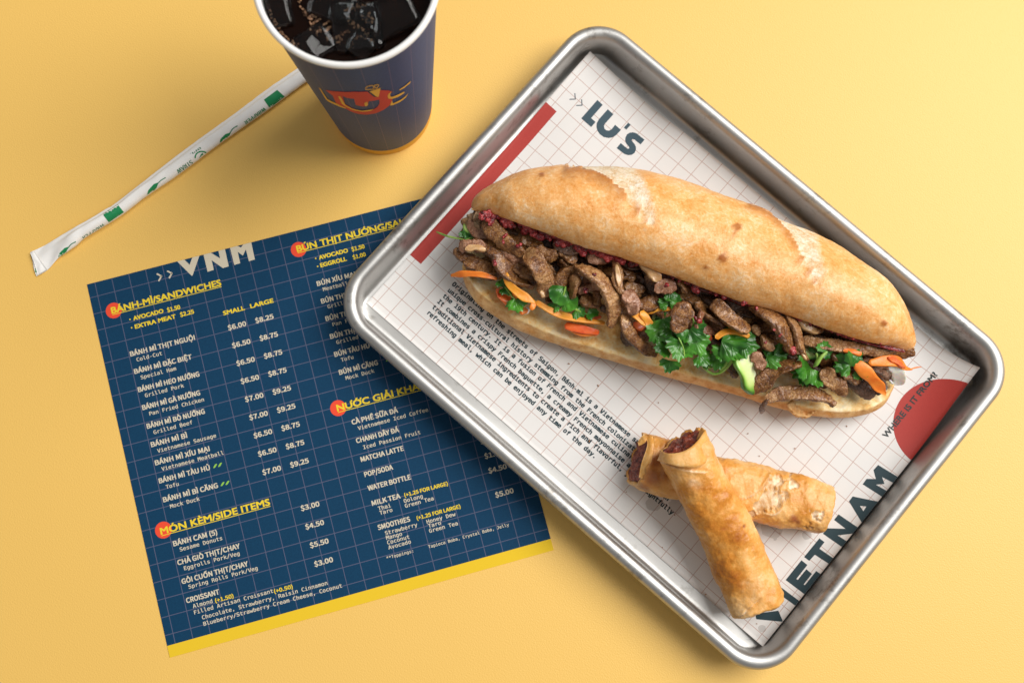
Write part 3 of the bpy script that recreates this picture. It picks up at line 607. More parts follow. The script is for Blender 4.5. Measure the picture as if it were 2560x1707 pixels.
for k in range(200):
    for j in range(nb):
        p = Vb[k, j]; e = min(1, k / 5, (199 - k) / 5)
        a = 0.5 * fbm(p, 0.06, 3, 11) + 0.15 * fbm(p, 0.3, 3, 12)
        if 15 <= j < 52: a += 0.75 * fbm(p, 0.22, 4, 13) + 0.35 * fbm(p, 0.8, 3, 14)
        Vb[k, j] = p + dn[k, j] * a * e
Vb[..., 2] = np.maximum(Vb[..., 2], 1.95)
def crumb_material():
    m = mat('toasted buttery crumb', (0.8, 0.55, 0.25), 0.5, spec=0.5, sss=0.12, sssr=(1, 0.6, 0.3), ssss=0.002); t = NT(m); c = t.co()
    n1 = t.noise(c, 85, 4, 0.65, 0.3); n2 = t.noise(c, 420, 4, 0.75); n3 = t.noise(c, 30, 3)
    col = t.ramp(t.math('ADD', t.math('MULTIPLY', n1, 0.55), t.math('ADD', t.math('MULTIPLY', n2, 0.3), t.math('MULTIPLY', n3, 0.2))), [(0.41, (0.74, 0.34, 0.07)), (0.48, (0.90, 0.54, 0.18)), (0.55, (0.95, 0.69, 0.33)), (0.66, (0.97, 0.83, 0.56))])
    cn = t.noise(c, 190, 4, 0.7); crust = t.ramp(cn, [(0.35, (0.62, 0.27, 0.06)), (0.6, (0.82, 0.50, 0.21))])
    col = t.mix(t.attr('crumb'), crust, col); t.link(col, t.b.inputs['Base Color'])
    wet = t.math('GREATER_THAN', n1, 0.55); t.link(t.mix(wet, (0.62,) * 3, (0.34,) * 3), t.b.inputs['Roughness'])
    t.link(t.bump(t.math('ADD', n2, n1), 0.55, 0.0012), t.b.inputs['Normal']); return m
CRUMB = crumb_material()
mesh('bottom_bread', Vb.reshape(-1, 3), grid_faces(200, nb, close_m=True), CRUMB, SW, attr=dict(crumb=cr))

# ------------------------------------------------------------------ fillings
def meat_material(name, dark, mid_, light, seed):
    m = mat(name, mid_, 0.35, spec=0.5, sss=0.04, sssr=(1.0, 0.35, 0.2), ssss=0.0010); t = NT(m); c = t.mp(t.co(), loc=(seed, seed * 2, 0))
    a = t.noise(c, 95, 5, 0.65, 0.3); f = t.noise(c, 520, 4, 0.75); uv = t.co('UV'); g = t.n('ShaderNodeTexNoise', Vector=t.mp(uv, (38, 7, 1)), Scale=1.0, Detail=3).outputs['Fac']
    wc = t.n('ShaderNodeVectorMath', _operation='ADD', i0=c, i1=t.n('ShaderNodeVectorMath', _operation='SCALE', i0=t.n('ShaderNodeTexNoise', Vector=c, Scale=300.0).outputs['Color'], Scale=0.0022).outputs[0]).outputs[0]
    vo = t.n('ShaderNodeTexVoronoi', _feature='DISTANCE_TO_EDGE', Vector=wc, Scale=560.0).outputs['Distance']; crk = t.ramp(vo, [(0.0, (0, 0, 0)), (0.16, (1, 1, 1))])
    md = t.noise(c, 240, 4, 0.7, 0.5)
    f2 = t.math('ADD', t.math('MULTIPLY', f, 0.10), t.math('ADD', t.math('ADD', t.math('MULTIPLY', a, 0.40), t.math('MULTIPLY', md, 0.32)), t.math('ADD', t.math('MULTIPLY', g, 0.10), t.math('MULTIPLY', crk, 0.06))))
    col = t.ramp(f2, [(0.36, dark), (0.46, mid_), (0.56, light), (0.70, tuple(min(1, x * 1.35) for x in light))])
    col = t.mix(t.math('MULTIPLY', t.attr('edge'), 0.75), col, dark)
    t.link(col, t.b.inputs['Base Color'])
    t.link(t.ramp(f, [(0.35, (0.20,) * 3), (0.7, (0.46,) * 3)]), t.b.inputs['Roughness'])
    t.link(t.bump(t.math('ADD', t.math('MULTIPLY', crk, 0.22), t.math('ADD', t.math('MULTIPLY', f, 0.25), t.math('MULTIPLY', md, 1.2))), 0.7, 0.0012), t.b.inputs['Normal']); t.b.inputs['Coat Weight'].default_value = 0.28; t.b.inputs['Coat Roughness'].default_value = 0.16; return m
MEATS = [meat_material('grilled beef', (0.036, 0.009, 0.002), (0.165, 0.058, 0.014), (0.37, 0.175, 0.056), 0.0),
         meat_material('grilled beef pale', (0.070, 0.019, 0.004), (0.25, 0.098, 0.028), (0.48, 0.26, 0.105), 3.0),
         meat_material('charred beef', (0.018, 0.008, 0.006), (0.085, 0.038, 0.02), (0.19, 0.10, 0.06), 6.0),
         meat_material('pinkish beef', (0.11, 0.028, 0.010), (0.27, 0.105, 0.048), (0.46, 0.24, 0.14), 9.0)]
def strip(name, C, w, th, mat_, seed=0, bend=1.0, taper=(0.72, 0.6), lump=0.11, ridges=0.0, flat=4.6, tilt=None, nc=26, step=0.7, arch=0.0, parent=None, ends=0.16, rough_=0.0, **kw):
    """irregular bent strip along C (mm): superellipse section w x th, rounded ends, noisy surface"""
    rnd = random.Random(seed * 977 + 5); L = np.linalg.norm(np.diff(C, axis=0), axis=1).sum() if len(C) > 1 else w
    if len(C) == 1: C = np.array([C[0] - [w * 0.4, 0, 0], C[0] + [w * 0.4, 0, 0]]); L = w * 0.8
    n = int(max(14, min(110, L / step))); Q = spline(C, n); T = np.gradient(Q, axis=0); T /= np.linalg.norm(T, axis=1)[:, None] + 1e-9
    Z = np.array([0, 0, 1.0]); tl0 = rnd.uniform(-0.75, 0.75) if tilt is None else tilt; tl1 = tl0 + rnd.uniform(-0.7, 0.7) * (tilt is None)
    V, UV, ED = [], [], []; ws = [(rnd.uniform(-1, 1)) for _ in range(8)]
    for i in range(n):
        u = i / (n - 1); B = np.cross(T[i], Z); B /= np.linalg.norm(B) + 1e-9; N = np.cross(B, T[i]); a = tl0 + (tl1 - tl0) * u; B2, N2 = B * cos(a) + N * sin(a), N * cos(a) - B * sin(a)
        ww = 1 + 0.11 * sin(ws[0] * 9 + u * 6) + 0.07 * sin(ws[1] * 9 + u * 13)
        e0 = taper[0] + (1 - taper[0]) * sm(u / 0.3); e1 = taper[1] + (1 - taper[1]) * sm((1 - u) / 0.3)
        en = ends * L if ends * L < w * 0.3 else w * 0.3
        du = min(u, 1 - u) * L / max(en, 0.1); cap = math.sqrt(max(0.0, 1 - (1 - min(du, 1)) ** 2.2)); cap = max(cap, 0.03)
        W2, H2 = w / 2 * ww * e0 * e1 * cap, th / 2 * (0.75 + 0.25 * e0 * e1) * (cap ** 0.6)
        ctr = Q[i] + Z * arch * sin(pi * u)
        for j in range(nc):
            t_ = 2 * pi * j / nc; c_, s_ = cos(t_), sin(t_); x = abs(c_) ** (2 / flat) * (1 if c_ > 0 else -1); y = abs(s_) ** (2 / flat) * (1 if s_ > 0 else -1)
            p = ctr + B2 * W2 * x + N2 * (H2 * y + 0.10 * w * math.sin(x * 1.6 + u * 5 + seed)); nn = B2 * c_ + N2 * s_
            dsp = lump * w * (0.6 * fbm(p, 2.0 / w, 3, seed % 50) + 0.5 * fbm(p, 6.5 / w, 2, seed % 50 + 1)) + ridges * w * 0.5 * noise.noise(Vector((u * L * 0.9, x * 0.6, seed))) + rough_ * noise.noise(Vector((p[0] * 0.85, p[1] * 0.85, p[2] * 0.85 + seed)))
            V.append(p + nn * dsp * min(1, cap * 1.3)); UV.append((u * L / 25, j / nc)); ED.append(max(sm((abs(x) - 0.78) / 0.2), 0.9 * (cap < 0.55)) * (0.5 + 0.5 * noise.noise(Vector((u * L * 0.3, 2.0 * (x > 0), seed)))* 1.6))
    F = grid_faces(n, nc, close_m=True) + [tuple(range(nc)), tuple((n - 1) * nc + j for j in reversed(range(nc)))]
    return mesh(name, V, F, mat_, parent if parent is not None else SW, uv=UV, attr=dict(edge=np.clip(ED, 0, 1)), **kw)
M_ = 'meat_strip'
def meat(crop, L, w, z, m=0, th=None, **kw):
    """one strip of beef: pixels of a crop, width in crop pixels, height(s) in mm"""
    global SEED; SEED += 1; s = CROPS[crop][2]; wm = w / s / MMPX * 1.08; C = pts(crop, L, z)
    ln = np.linalg.norm(np.diff(C, axis=0), axis=1).sum()
    if ln < 1.9 * wm:                                                   # short bits: slimmer and longer, so that they stay slices
        c0 = C.mean(0); C = c0 + (C - c0) * min(1.6, max(1.0, 1.75 * wm * 0.8 / max(ln, 1))); wm *= 0.80; kw.setdefault('lump', 0.15)
    return strip(M_, C, wm, th or max(2.6, wm * 0.31), MEATS[m], SEED, rough_=0.36, **kw)
SEED = 1
# dark layer of meat underneath, filling the sandwich along its length
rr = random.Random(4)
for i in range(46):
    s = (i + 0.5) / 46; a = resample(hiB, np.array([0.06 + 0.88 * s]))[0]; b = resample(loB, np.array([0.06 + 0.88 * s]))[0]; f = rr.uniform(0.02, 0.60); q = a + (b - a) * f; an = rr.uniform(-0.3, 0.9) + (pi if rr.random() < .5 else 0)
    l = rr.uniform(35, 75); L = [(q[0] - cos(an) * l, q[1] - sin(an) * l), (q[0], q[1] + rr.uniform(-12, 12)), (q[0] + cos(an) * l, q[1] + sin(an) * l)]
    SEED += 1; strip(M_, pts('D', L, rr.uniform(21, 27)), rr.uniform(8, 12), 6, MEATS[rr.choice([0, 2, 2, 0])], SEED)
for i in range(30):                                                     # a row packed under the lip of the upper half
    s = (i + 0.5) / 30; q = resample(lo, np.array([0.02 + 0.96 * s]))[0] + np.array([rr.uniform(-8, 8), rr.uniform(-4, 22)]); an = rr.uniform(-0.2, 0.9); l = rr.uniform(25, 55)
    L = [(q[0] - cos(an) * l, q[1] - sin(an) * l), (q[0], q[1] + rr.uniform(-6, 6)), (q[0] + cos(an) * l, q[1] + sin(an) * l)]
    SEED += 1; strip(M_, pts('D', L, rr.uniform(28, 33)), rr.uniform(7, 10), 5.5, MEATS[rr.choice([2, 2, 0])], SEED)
ms = [('A', [(600, 590), (635, 680), (715, 765), (820, 850), (940, 925)], 140, [41, 43, 42, 40], 0), ('A', [(345, 850), (420, 830), (500, 835), (590, 865)], 105, [35, 39, 38], 3),
 ('A', [(480, 780), (600, 840), (690, 905), (745, 1000), (810, 1085), (900, 1150), (1015, 1210)], 150, [31, 38, 37, 35, 34], 0), ('A', [(365, 910), (450, 975), (560, 1025), (680, 1075)], 125, [27, 31, 31], 0),
 ('A', [(760, 900), (880, 985), (970, 1020)], 105, 31, 0), ('A', [(940, 890), (1020, 960), (1075, 1060), (1115, 1160), (1085, 1285)], 165, [42, 46, 44, 38, 33], 1),
 ('A', [(1010, 880), (1120, 905), (1230, 945)], 150, [42, 41], 0), ('A', [(1150, 1290), (1220, 1185), (1320, 1085), (1425, 1015)], 140, [33, 38, 41], 0),
 ('A', [(1250, 880), (1330, 930), (1375, 985)], 130, 40, 1), ('A', [(890, 780), (1010, 800), (1100, 850)], 130, [38, 39], 0), ('A', [(1180, 820), (1330, 850), (1460, 870)], 120, 43, 2),
 ('A', [(700, 650), (860, 700), (1050, 775)], 110, 35, 2), ('A', [(1490, 935), (1580, 960), (1690, 950)], 110, 42, 3),
 ('A', [(1390, 1010), (1460, 1045), (1560, 1105), (1650, 1195), (1720, 1330), (1725, 1450), (1690, 1570)], 138, [44, 47, 47, 44, 39, 34], 1),
 ('A', [(1400, 1090), (1370, 1190), (1345, 1310)], 140, [43, 38], 1), ('A', [(1420, 1240), (1510, 1195)], 100, 38, 3), ('A', [(1420, 1320), (1510, 1335), (1620, 1360)], 130, 33, 1),
 ('A', [(1730, 950), (1758, 1060), (1760, 1170), (1810, 1270)], 78, [44, 46, 45], 1), ('A', [(1790, 1010), (1870, 1090), (1880, 1160)], 120, 37, 0), ('A', [(1830, 1280), (1885, 1340), (1885, 1420)], 165, [44, 43], 3),
 ('A', [(1900, 1350), (2010, 1365), (2130, 1370)], 110, 37, 0), ('A', [(1810, 1190), (1900, 1215), (2010, 1230)], 115, 36, 0), ('A', [(1750, 930), (1850, 970), (1960, 1040)], 115, 40, 2),
 ('A', [(2110, 1230), (2180, 1200), (2260, 1215)], 145, 44, 3), ('A', [(1930, 1090), (1990, 1150)], 100, 35, 2), ('B', [(240, 250), (320, 320), (380, 420)], 110, 42, 0),
 ('C', [(1250, 260), (1262, 330), (1310, 410), (1380, 470), (1455, 500)], 72, [37, 38, 34, 29, 25], 0), ('A', [(320, 850), (345, 910), (420, 960)], 90, 31, 0),
 ('B', [(350, 490), (325, 600), (290, 725)], 175, [49, 51, 48], 0), ('B', [(570, 480), (650, 565), (740, 640), (860, 718)], 128, [45, 48, 46], 0), ('B', [(440, 490), (520, 580), (600, 640), (680, 675)], 95, 41, 0),
 ('B', [(485, 555), (460, 640), (445, 705)], 85, 46, 3), ('B', [(860, 500), (960, 555), (1050, 620), (1110, 690), (1165, 780), (1205, 890)], 150, [43, 48, 50, 48, 44], 0),
 ('B', [(1140, 590), (1220, 690), (1255, 820), (1315, 945)], 72, [45, 48, 46, 42], 1), ('B', [(680, 440), (800, 520), (900, 600)], 120, 38, 2), ('B', [(430, 420), (560, 440), (650, 490)], 110, 34, 2),
 ('B', [(1230, 640), (1340, 690), (1440, 715)], 110, 40, 1), ('B', [(1270, 780), (1400, 810), (1560, 830), (1700, 850), (1850, 880), (1950, 912)], 95, [39, 41, 40, 38, 35], 1),
 ('B', [(950, 740), (990, 800), (1045, 870)], 95, 43, 1), ('B', [(895, 680), (925, 735)], 66, 42, 1), ('B', [(880, 890), (925, 940), (960, 1010)], 110, [41, 39], 3),
 ('B', [(1260, 960), (1130, 990), (1020, 1060), (930, 1150), (880, 1195)], 120, [37, 39, 34, 28], 0), ('B', [(980, 1250), (1100, 1205), (1230, 1195), (1350, 1200), (1450, 1235), (1530, 1300)], 110, [27, 30, 30, 28], 1),
 ('B', [(1450, 1000), (1490, 1090), (1560, 1150), (1590, 1225)], 120, [38, 35, 30], 1), ('B', [(1560, 1000), (1640, 1060), (1730, 1115)], 115, [36, 33], 0), ('B', [(1510, 880), (1570, 950)], 110, 36, 0),
 ('B', [(1740, 1100), (1830, 1165), (1890, 1205)], 60, 27, 2), ('B', [(1840, 1050), (1900, 1120), (1935, 1175)], 52, 27, 2), ('B', [(955, 1350), (965, 1300), (1015, 1245)], 38, [14, 24, 28], 2),
 ('B', [(770, 580), (860, 640)], 90, 38, 0), ('B', [(1750, 900), (1830, 960), (1850, 1010)], 75, 33, 3), ('A', [(1240, 950), (1330, 1010), (1400, 1040)], 80, 36, 1), ('B', [(0, 500), (90, 480), (190, 520)], 110, 36, 0),
 ('B', [(150, 200), (230, 260)], 95, 36, 0), ('B', [(60, 350), (140, 420), (230, 450)], 100, 33, 2), ('B', [(1340, 1060), (1420, 1110), (1480, 1150)], 90, 29, 0), ('B', [(690, 950), (720, 1010), (760, 1080)], 90, 25, 2),
 ('B', [(1080, 900), (1150, 930), (1240, 930)], 90, 33, 2), ('B', [(1280, 740), (1350, 800), (1440, 850)], 90, 35, 0), ('A', [(1600, 1390), (1700, 1400), (1810, 1420)], 90, 31, 2), ('A', [(2010, 1080), (2080, 1140), (2180, 1160)], 95, 37, 0),
 ('A', [(700, 780), (800, 860), (850, 930)], 85, 35, 2), ('A', [(830, 1010), (930, 1080), (1030, 1110)], 95, 35, 0), ('B', [(640, 740), (740, 780), (850, 800)], 70, 33, 2), ('A', [(1560, 1230), (1580, 1290), (1570, 1370)], 90, 36, 0)]
for i in range(34):                                                     # thin slices lying loose between the larger ones
    s = (i + 0.5) / 34; a = resample(hiB, np.array([0.05 + 0.90 * s]))[0]; b = resample(loB, np.array([0.05 + 0.90 * s]))[0]; q = a + (b - a) * rr.uniform(0.02, 0.42); an = rr.uniform(-0.1, 1.25) + (pi if rr.random() < .5 else 0); l = rr.uniform(34, 58); bd = rr.uniform(-14, 14)
    L = [(q[0] - cos(an) * l, q[1] - sin(an) * l), (q[0] - sin(an) * bd, q[1] + cos(an) * bd), (q[0] + cos(an) * l, q[1] + sin(an) * l)]
    SEED += 1; strip(M_, pts('D', L, [rr.uniform(28, 34), rr.uniform(33, 38), rr.uniform(28, 34)]), rr.uniform(5.5, 9), 2.8, MEATS[rr.choice([0, 0, 1, 2, 3])], SEED, rough_=0.32)
for c_, L, w, z, m_ in ms: meat(c_, L, w, z, m_)
# ------------------------------------------------------------------ onion, carrot, daikon, cucumber
def veg_material(name, a, b, rough=0.3, sss=0.25, r=(1, 0.5, 0.2), sc=160, trans=0.0):
    m = mat(name, a, rough, spec=0.5, sss=sss, sssr=r, ssss=0.003); t = NT(m); n = t.noise(t.co(), sc, 4, 0.6)
    t.link(t.mix(t.ramp(n, [(0.35, (0, 0, 0)), (0.65, (1, 1, 1))]), a, b), t.b.inputs['Base Color']); t.link(t.bump(t.noise(t.co(), 700, 3, 0.6), 0.25, 0.0006), t.b.inputs['Normal'])
    if trans: t.b.inputs['Transmission Weight'].default_value = trans
    return m
CARROT = veg_material('pickled carrot', (0.82, 0.18, 0.014), (0.88, 0.27, 0.030), 0.42); CARY = veg_material('golden carrot', (0.78, 0.27, 0.015), (0.86, 0.37, 0.035), 0.42); CARD = veg_material('dark carrot', (0.70, 0.09, 0.02), (0.85, 0.17, 0.03))
ONION = veg_material('cooked onion', (0.46, 0.25, 0.10), (0.66, 0.43, 0.22), 0.22, 0.3); DAIK = veg_material('pickled daikon', (0.86, 0.78, 0.68), (0.94, 0.90, 0.84), 0.2, 0.4, trans=0.0)
def veg(name, crop, L, w, z, m, th=2.2, **kw):
    global SEED; w = w * (0.82 if 'carrot' in name else 1); th = 1.7 if 'carrot' in name and th == 2.2 else th; SEED += 1; s = CROPS[crop][2]; kw.setdefault('tilt', 0.15)
    return strip(name, pts(crop, L, z), w / s / MMPX * 1.02, th, m, SEED, lump=kw.pop('lump', 0.03), ridges=0, flat=5, taper=kw.pop('taper', (0.5, 0.5)), **kw)
c_ = 'carrot_strip'
veg(c_, 'A', [(275, 1100), (400, 1085), (550, 1092), (690, 1130)], 66, [27, 33, 34, 32], CARROT, tilt=-0.3); veg(c_, 'A', [(755, 1075), (800, 1180), (900, 1270), (1030, 1345)], 88, [37, 37, 35, 33], CARY, taper=(0.9, 0.5), tilt=-0.2)
veg(c_, 'A', [(1030, 1335), (1200, 1430), (1400, 1488), (1650, 1525)], 72, [33, 32, 31, 29], CARY, taper=(0.8, 0.6)); veg(c_, 'A', [(680, 1215), (740, 1290), (840, 1370)], 95, [27, 25], CARD)
veg(c_, 'A', [(1020, 1340), (985, 1410)], 62, 33, CARROT, taper=(0.8, 0.7)); veg(c_, 'A', [(885, 1440), (960, 1400)], 62, 26, CARROT); veg(c_, 'C', [(885, 325), (960, 345), (1100, 372)], 62, [26, 28], CARD, taper=(0.8, 0.7))
veg(c_, 'C', [(900, 340), (990, 375), (1090, 385)], 40, [25, 26], CARROT); veg(c_, 'A', [(1895, 1435), (1965, 1490), (2060, 1560)], 82, [41, 39, 36], CARY, taper=(0.9, 0.8)); veg(c_, 'A', [(1990, 1440), (2110, 1400), (2250, 1400)], 62, [36, 38], CARY)
veg(c_, 'B', [(590, 770), (670, 722), (790, 728), (860, 760)], 62, [43, 43], CARY, taper=(0.8, 0.6)); veg(c_, 'B', [(470, 680), (520, 740), (560, 790)], 70, 37, CARD); veg(c_, 'B', [(1690, 960), (1775, 1040), (1850, 1120), (1930, 1215)], 118, [41, 40, 36, 30], CARROT, taper=(0.8, 0.2), tilt=-0.35)
veg(c_, 'B', [(1790, 965), (1900, 950), (2010, 950), (2080, 1000), (2130, 1015)], 95, [41, 40, 37, 31, 28], CARROT, taper=(0.6, 0.25)); veg(c_, 'B', [(1940, 920), (2010, 950), (2080, 1005)], 50, [41, 36], CARD)
veg(c_, 'B', [(2110, 1015), (2160, 1000), (2210, 994)], 12, [28, 28], CARROT, th=0.8); veg(c_, 'B', [(1590, 865), (1660, 872), (1740, 900)], 56, 43, CARROT); veg(c_, 'B', [(1830, 1000), (1880, 1030), (1930, 1075)], 70, [27, 26], CARROT); veg(c_, 'B', [(0, 560), (50, 620), (90, 690)], 80, [40, 38], CARY, taper=(0.9, 0.8))
veg(c_, 'C', [(470, 105), (520, 150), (575, 210)], 40, 24, CARD); veg(c_, 'A', [(1900, 1520), (1960, 1560), (2040, 1590)], 80, 27, CARD); veg(c_, 'C', [(1295, 310), (1340, 360), (1400, 400)], 48, 24, CARD)
veg(c_, 'A', [(760, 1160), (830, 1260), (900, 1330)], 40, 26, CARROT); veg(c_, 'A', [(1400, 1450), (1500, 1475), (1620, 1470)], 50, 26, CARD)
o_ = 'onion_slice'
veg(o_, 'A', [(1950, 985), (2030, 1035), (2095, 1100), (2110, 1160)], 92, [45, 48, 47], ONION, th=3.4, taper=(0.5, 0.9)); veg(o_, 'B', [(1230, 620), (1300, 680), (1400, 730)], 60, [43, 43], ONION, th=3); veg(o_, 'A', [(1745, 1000), (1765, 1120), (1770, 1200)], 44, [47, 47], ONION)
veg(o_, 'B', [(1220, 760), (1260, 850), (1300, 940)], 40, [46, 44], ONION); veg(o_, 'A', [(400, 870), (500, 850), (590, 880)], 60, 40, ONION); veg(o_, 'A', [(1080, 1230), (1100, 1300)], 40, 37, ONION); veg(o_, 'A', [(1820, 1480), (1830, 1560)], 60, 38, ONION, lump=0.15)
veg('daikon_strip', 'B', [(1940, 990), (2010, 1020), (2035, 1080), (2020, 1140)], 92, [34, 30, 22], DAIK, th=1.8, taper=(0.6, 0.8), tilt=-0.4); veg('daikon_strip', 'A', [(930, 1440), (975, 1385)], 46, 25, DAIK); veg('daikon_strip', 'B', [(1850, 1010), (1930, 1040), (1980, 1130)], 60, [24, 23], DAIK)
CUC = mat('cucumber flesh', (0.60, 0.70, 0.28), 0.25, spec=0.5, sss=0.35, sssr=(0.6, 1, 0.3), ssss=0.004); t = NT(CUC); rg = t.attr('rind'); n = t.noise(t.co(), 140, 3)
t.link(t.ramp(t.math('ADD', rg, t.math('MULTIPLY', t.math('SUBTRACT', n, 0.5), 0.12)), [(0.25, (0.78, 0.82, 0.50)), (0.55, (0.52, 0.68, 0.20)), (0.74, (0.20, 0.46, 0.05)), (0.88, (0.03, 0.17, 0.02))]), t.b.inputs['Base Color'])
def cucumber(crop, L, w, z, side, th=4.5, seed=3, tilt=0.1):
    o = veg('cucumber_slice', crop, L, w, z, CUC, th=th, taper=(0.85, 0.35), tilt=tilt, lump=0.02); me = o.data; n = len(me.vertices); a = me.attributes.new('rind', 'FLOAT', 'POINT'); nc = 26
    v = np.zeros(n)
    for i in range(n):
        th_ = 2 * pi * (i % nc) / nc; u = (i // nc) / (n / nc); v[i] = np.clip(0.5 + 0.5 * cos(th_) * side + 0.30 * sm((u - 0.55) / 0.45) * (cos(th_) * side > -0.7), 0, 1) * (0.8 + 0.35 * sm((u - 0.4) / 0.5))
    a.data.foreach_set('value', v); return o
cucumber('B', [(800, 880), (825, 980), (850, 1090), (862, 1205)], 165, [40, 39, 34, 27], 1, tilt=0.3); cucumber('A', [(450, 625), (435, 690), (500, 745)], 95, [27, 29, 31], 1); cucumber('B', [(1270, 850), (1350, 890), (1400, 925)], 95, 34, 1)
cucumber('A', [(2060, 1470), (2150, 1480), (2230, 1470)], 70, 27, 1)

# ------------------------------------------------------------------ cilantro
LEAF = mat('cilantro leaf', (0.03, 0.14, 0.015), 0.32, spec=0.5, trans=0.0); t = NT(LEAF); vn = t.attr('vein'); n = t.noise(t.co(), 170, 3); n2 = t.noise(t.co(), 60, 2)
lc = t.mix(t.ramp(n2, [(0.35, (0, 0, 0)), (0.65, (1, 1, 1))]), (0.012, 0.090, 0.008), (0.075, 0.270, 0.022)); lc = t.mix(t.math('MULTIPLY', vn, 0.30), lc, (0.20, 0.42, 0.10)); t.link(lc, t.b.inputs['Base Color'])
t.link(t.bump(t.math('SUBTRACT', n, vn), 0.5, 0.0008), t.b.inputs['Normal']); t.b.inputs['Subsurface Weight'].default_value = 0.15; t.b.inputs['Subsurface Radius'].default_value = (0.3, 1, 0.15); t.b.inputs['Subsurface Scale'].default_value = 0.0015
STEM = veg_material('cilantro stem', (0.16, 0.36, 0.04), (0.36, 0.52, 0.12), 0.3, 0.3, (0.6, 1, 0.3))
def leaf(crop, x, y, size, ang, z, seed=0, cup=0.3, tiltx=None, spread=1.65, lobes=3, teeth=3, droop=0.0, parent=None, smoothleaf=False):
    """one cilantro leaflet: fan with lobes and teeth, folded and cupped; (x, y) is where the stalk meets it, ang the direction it points in the picture"""
    rnd = random.Random(seed * 31 + int(x) + int(y) * 3); R_ = 1.08 * size / CROPS[crop][2] / MMPX; c0 = un(*cp(crop, x, y), z); na, nr_ = 73, 9
    tx = rnd.uniform(-0.35, 0.35) if tiltx is None else tiltx; ty = rnd.uniform(-0.35, 0.35); V, VE = [], []
    for j in range(nr_):
        rr_ = j / (nr_ - 1)
        for i in range(na):
            a = (i / (na - 1) * 2 - 1); th = a * spread; lb = abs(math.cos(a * lobes * pi / 2)) if lobes % 2 else abs(math.sin(a * lobes * pi / 2))
            if smoothleaf: edge = 0.35 + 0.65 * max(0, cos(th * 0.82)) ** 0.9
            else: edge = (0.66 + 0.26 * lb ** 0.6 + 0.10 * abs((((a * lobes * teeth) * 0.5 + 0.5) % 1) * 2 - 1) * 1.4 - 0.06) * (0.66 + 0.34 * max(0.0, cos(th * 0.7)))
            edge *= 1 + 0.10 * noise.noise(Vector((a * 4, seed, 2)))
            r = R_ * edge * (rr_ ** 0.9); lx, ly = r * cos(th), r * sin(th)
            zz = R_ * (0.05 * math.cos(a * lobes * pi * 1.0) * rr_ ** 1.2 + cup * rr_ ** 2 * 0.5 * (1 if seed % 2 else -1) + 0.26 * noise.noise(Vector((lx / R_ * 1.5, ly / R_ * 1.5, seed * 1.7))) + 0.06 * noise.noise(Vector((lx / R_ * 5, ly / R_ * 5, seed * 1.7)))) - droop * R_ * rr_ ** 2
            zz += lx * tx + ly * ty; an = radians(ang); V.append(c0 + np.array([lx * cos(an) - ly * sin(an), lx * sin(an) + ly * cos(an), zz]))
            vein = max(0, 1 - abs(math.sin(a * lobes * pi / 2 + (pi / 2 if lobes % 2 else 0)) * 1.0) * 7) if False else max(0.0, 1 - 16 * abs(((a * lobes / 2 + 0.5) % 1) - 0.5) * (0.3 + rr_)) * (1 - rr_ * 0.6); VE.append(vein)
    V = np.array(V); return mesh('leaf', V, up_faces(V, grid_faces(nr_, na)), LEAF, parent, attr=dict(vein=VE))
def stem(crop, L, w, z, parent): 
    global SEED; SEED += 1; return strip('stem', pts(crop, L, z), w / CROPS[crop][2] / MMPX, w / CROPS[crop][2] / MMPX, STEM, SEED, lump=0.05, ridges=0, flat=2, taper=(0.8, 0.8), nc=10, step=0.9, parent=parent, tilt=0)
def sprig(crop, x, y, z, leaves, stems=()):
    o = empty('cilantro_sprig', (0, 0, 0)); c0 = un(*cp(crop, x, y), z); o.parent = SW; o.location = ((c0 - np.array(SW['_o'])) * S).tolist(); o['_o'] = c0.tolist()
    for k, L in enumerate(leaves): leaf(crop, *L[:5], seed=k + int(x), parent=o, **(L[5] if len(L) > 5 else {}))
    for L, w, zz in stems: stem(crop, L, w, zz, o)
sprig('A', 380, 770, 30, [(395, 770, 105, 20, 31), (400, 765, 80, 75, 31), (470, 780, 80, -10, 33)], [([(145, 712), (250, 752), (400, 782)], 17, [16, 26, 31]), ([(400, 782), (520, 750), (600, 730)], 14, [31, 33])])
sprig('A', 800, 1250, 30, [(855, 1300), ] and [(850, 1310, 125, -70, 32), (800, 1330, 60, -30, 31), (760, 1200, 90, -60, 30), (720, 1140, 80, -60, 31)], [([(720, 1130), (780, 1230), (850, 1320)], 20, [31, 31, 32])])
sprig('A', 1280, 1290, 34, [(1290, 1200, 160, -118, 39, dict(smoothleaf=True, spread=1.2, tiltx=0.1)), (1280, 1330, 120, -20, 35, dict(smoothleaf=True, spread=1.5)), (1390, 1400, 100, -35, 32), (1500, 1410, 100, -20, 31), (1200, 1340, 90, -80, 33)], [([(1300, 1190), (1270, 1300), (1240, 1370)], 17, [41, 38, 35]), ([(1360, 1380), (1430, 1430)], 30, [34, 31])])
sprig('B', 250, 470, 40, [(230, 480, 105, 20, 41), (250, 485, 80, 80, 41), (220, 500, 80, 160, 40)])
sprig('B', 300, 800, 40, [(170, 620, 120, -75, 41), (150, 700, 120, -120, 39), (250, 700, 110, -100, 42), (390, 700, 130, -40, 45), (370, 700, 120, -110, 44), (330, 800, 150, -110, 43), (430, 780, 140, -60, 44), (210, 830, 110, -160, 38), (470, 900, 110, -50, 37), (240, 945, 100, -105, 34)],
      [([(390, 560), (420, 640), (400, 720)], 14, [44, 46, 45]), ([(300, 760), (340, 850), (350, 940)], 12, [45, 44, 40])])
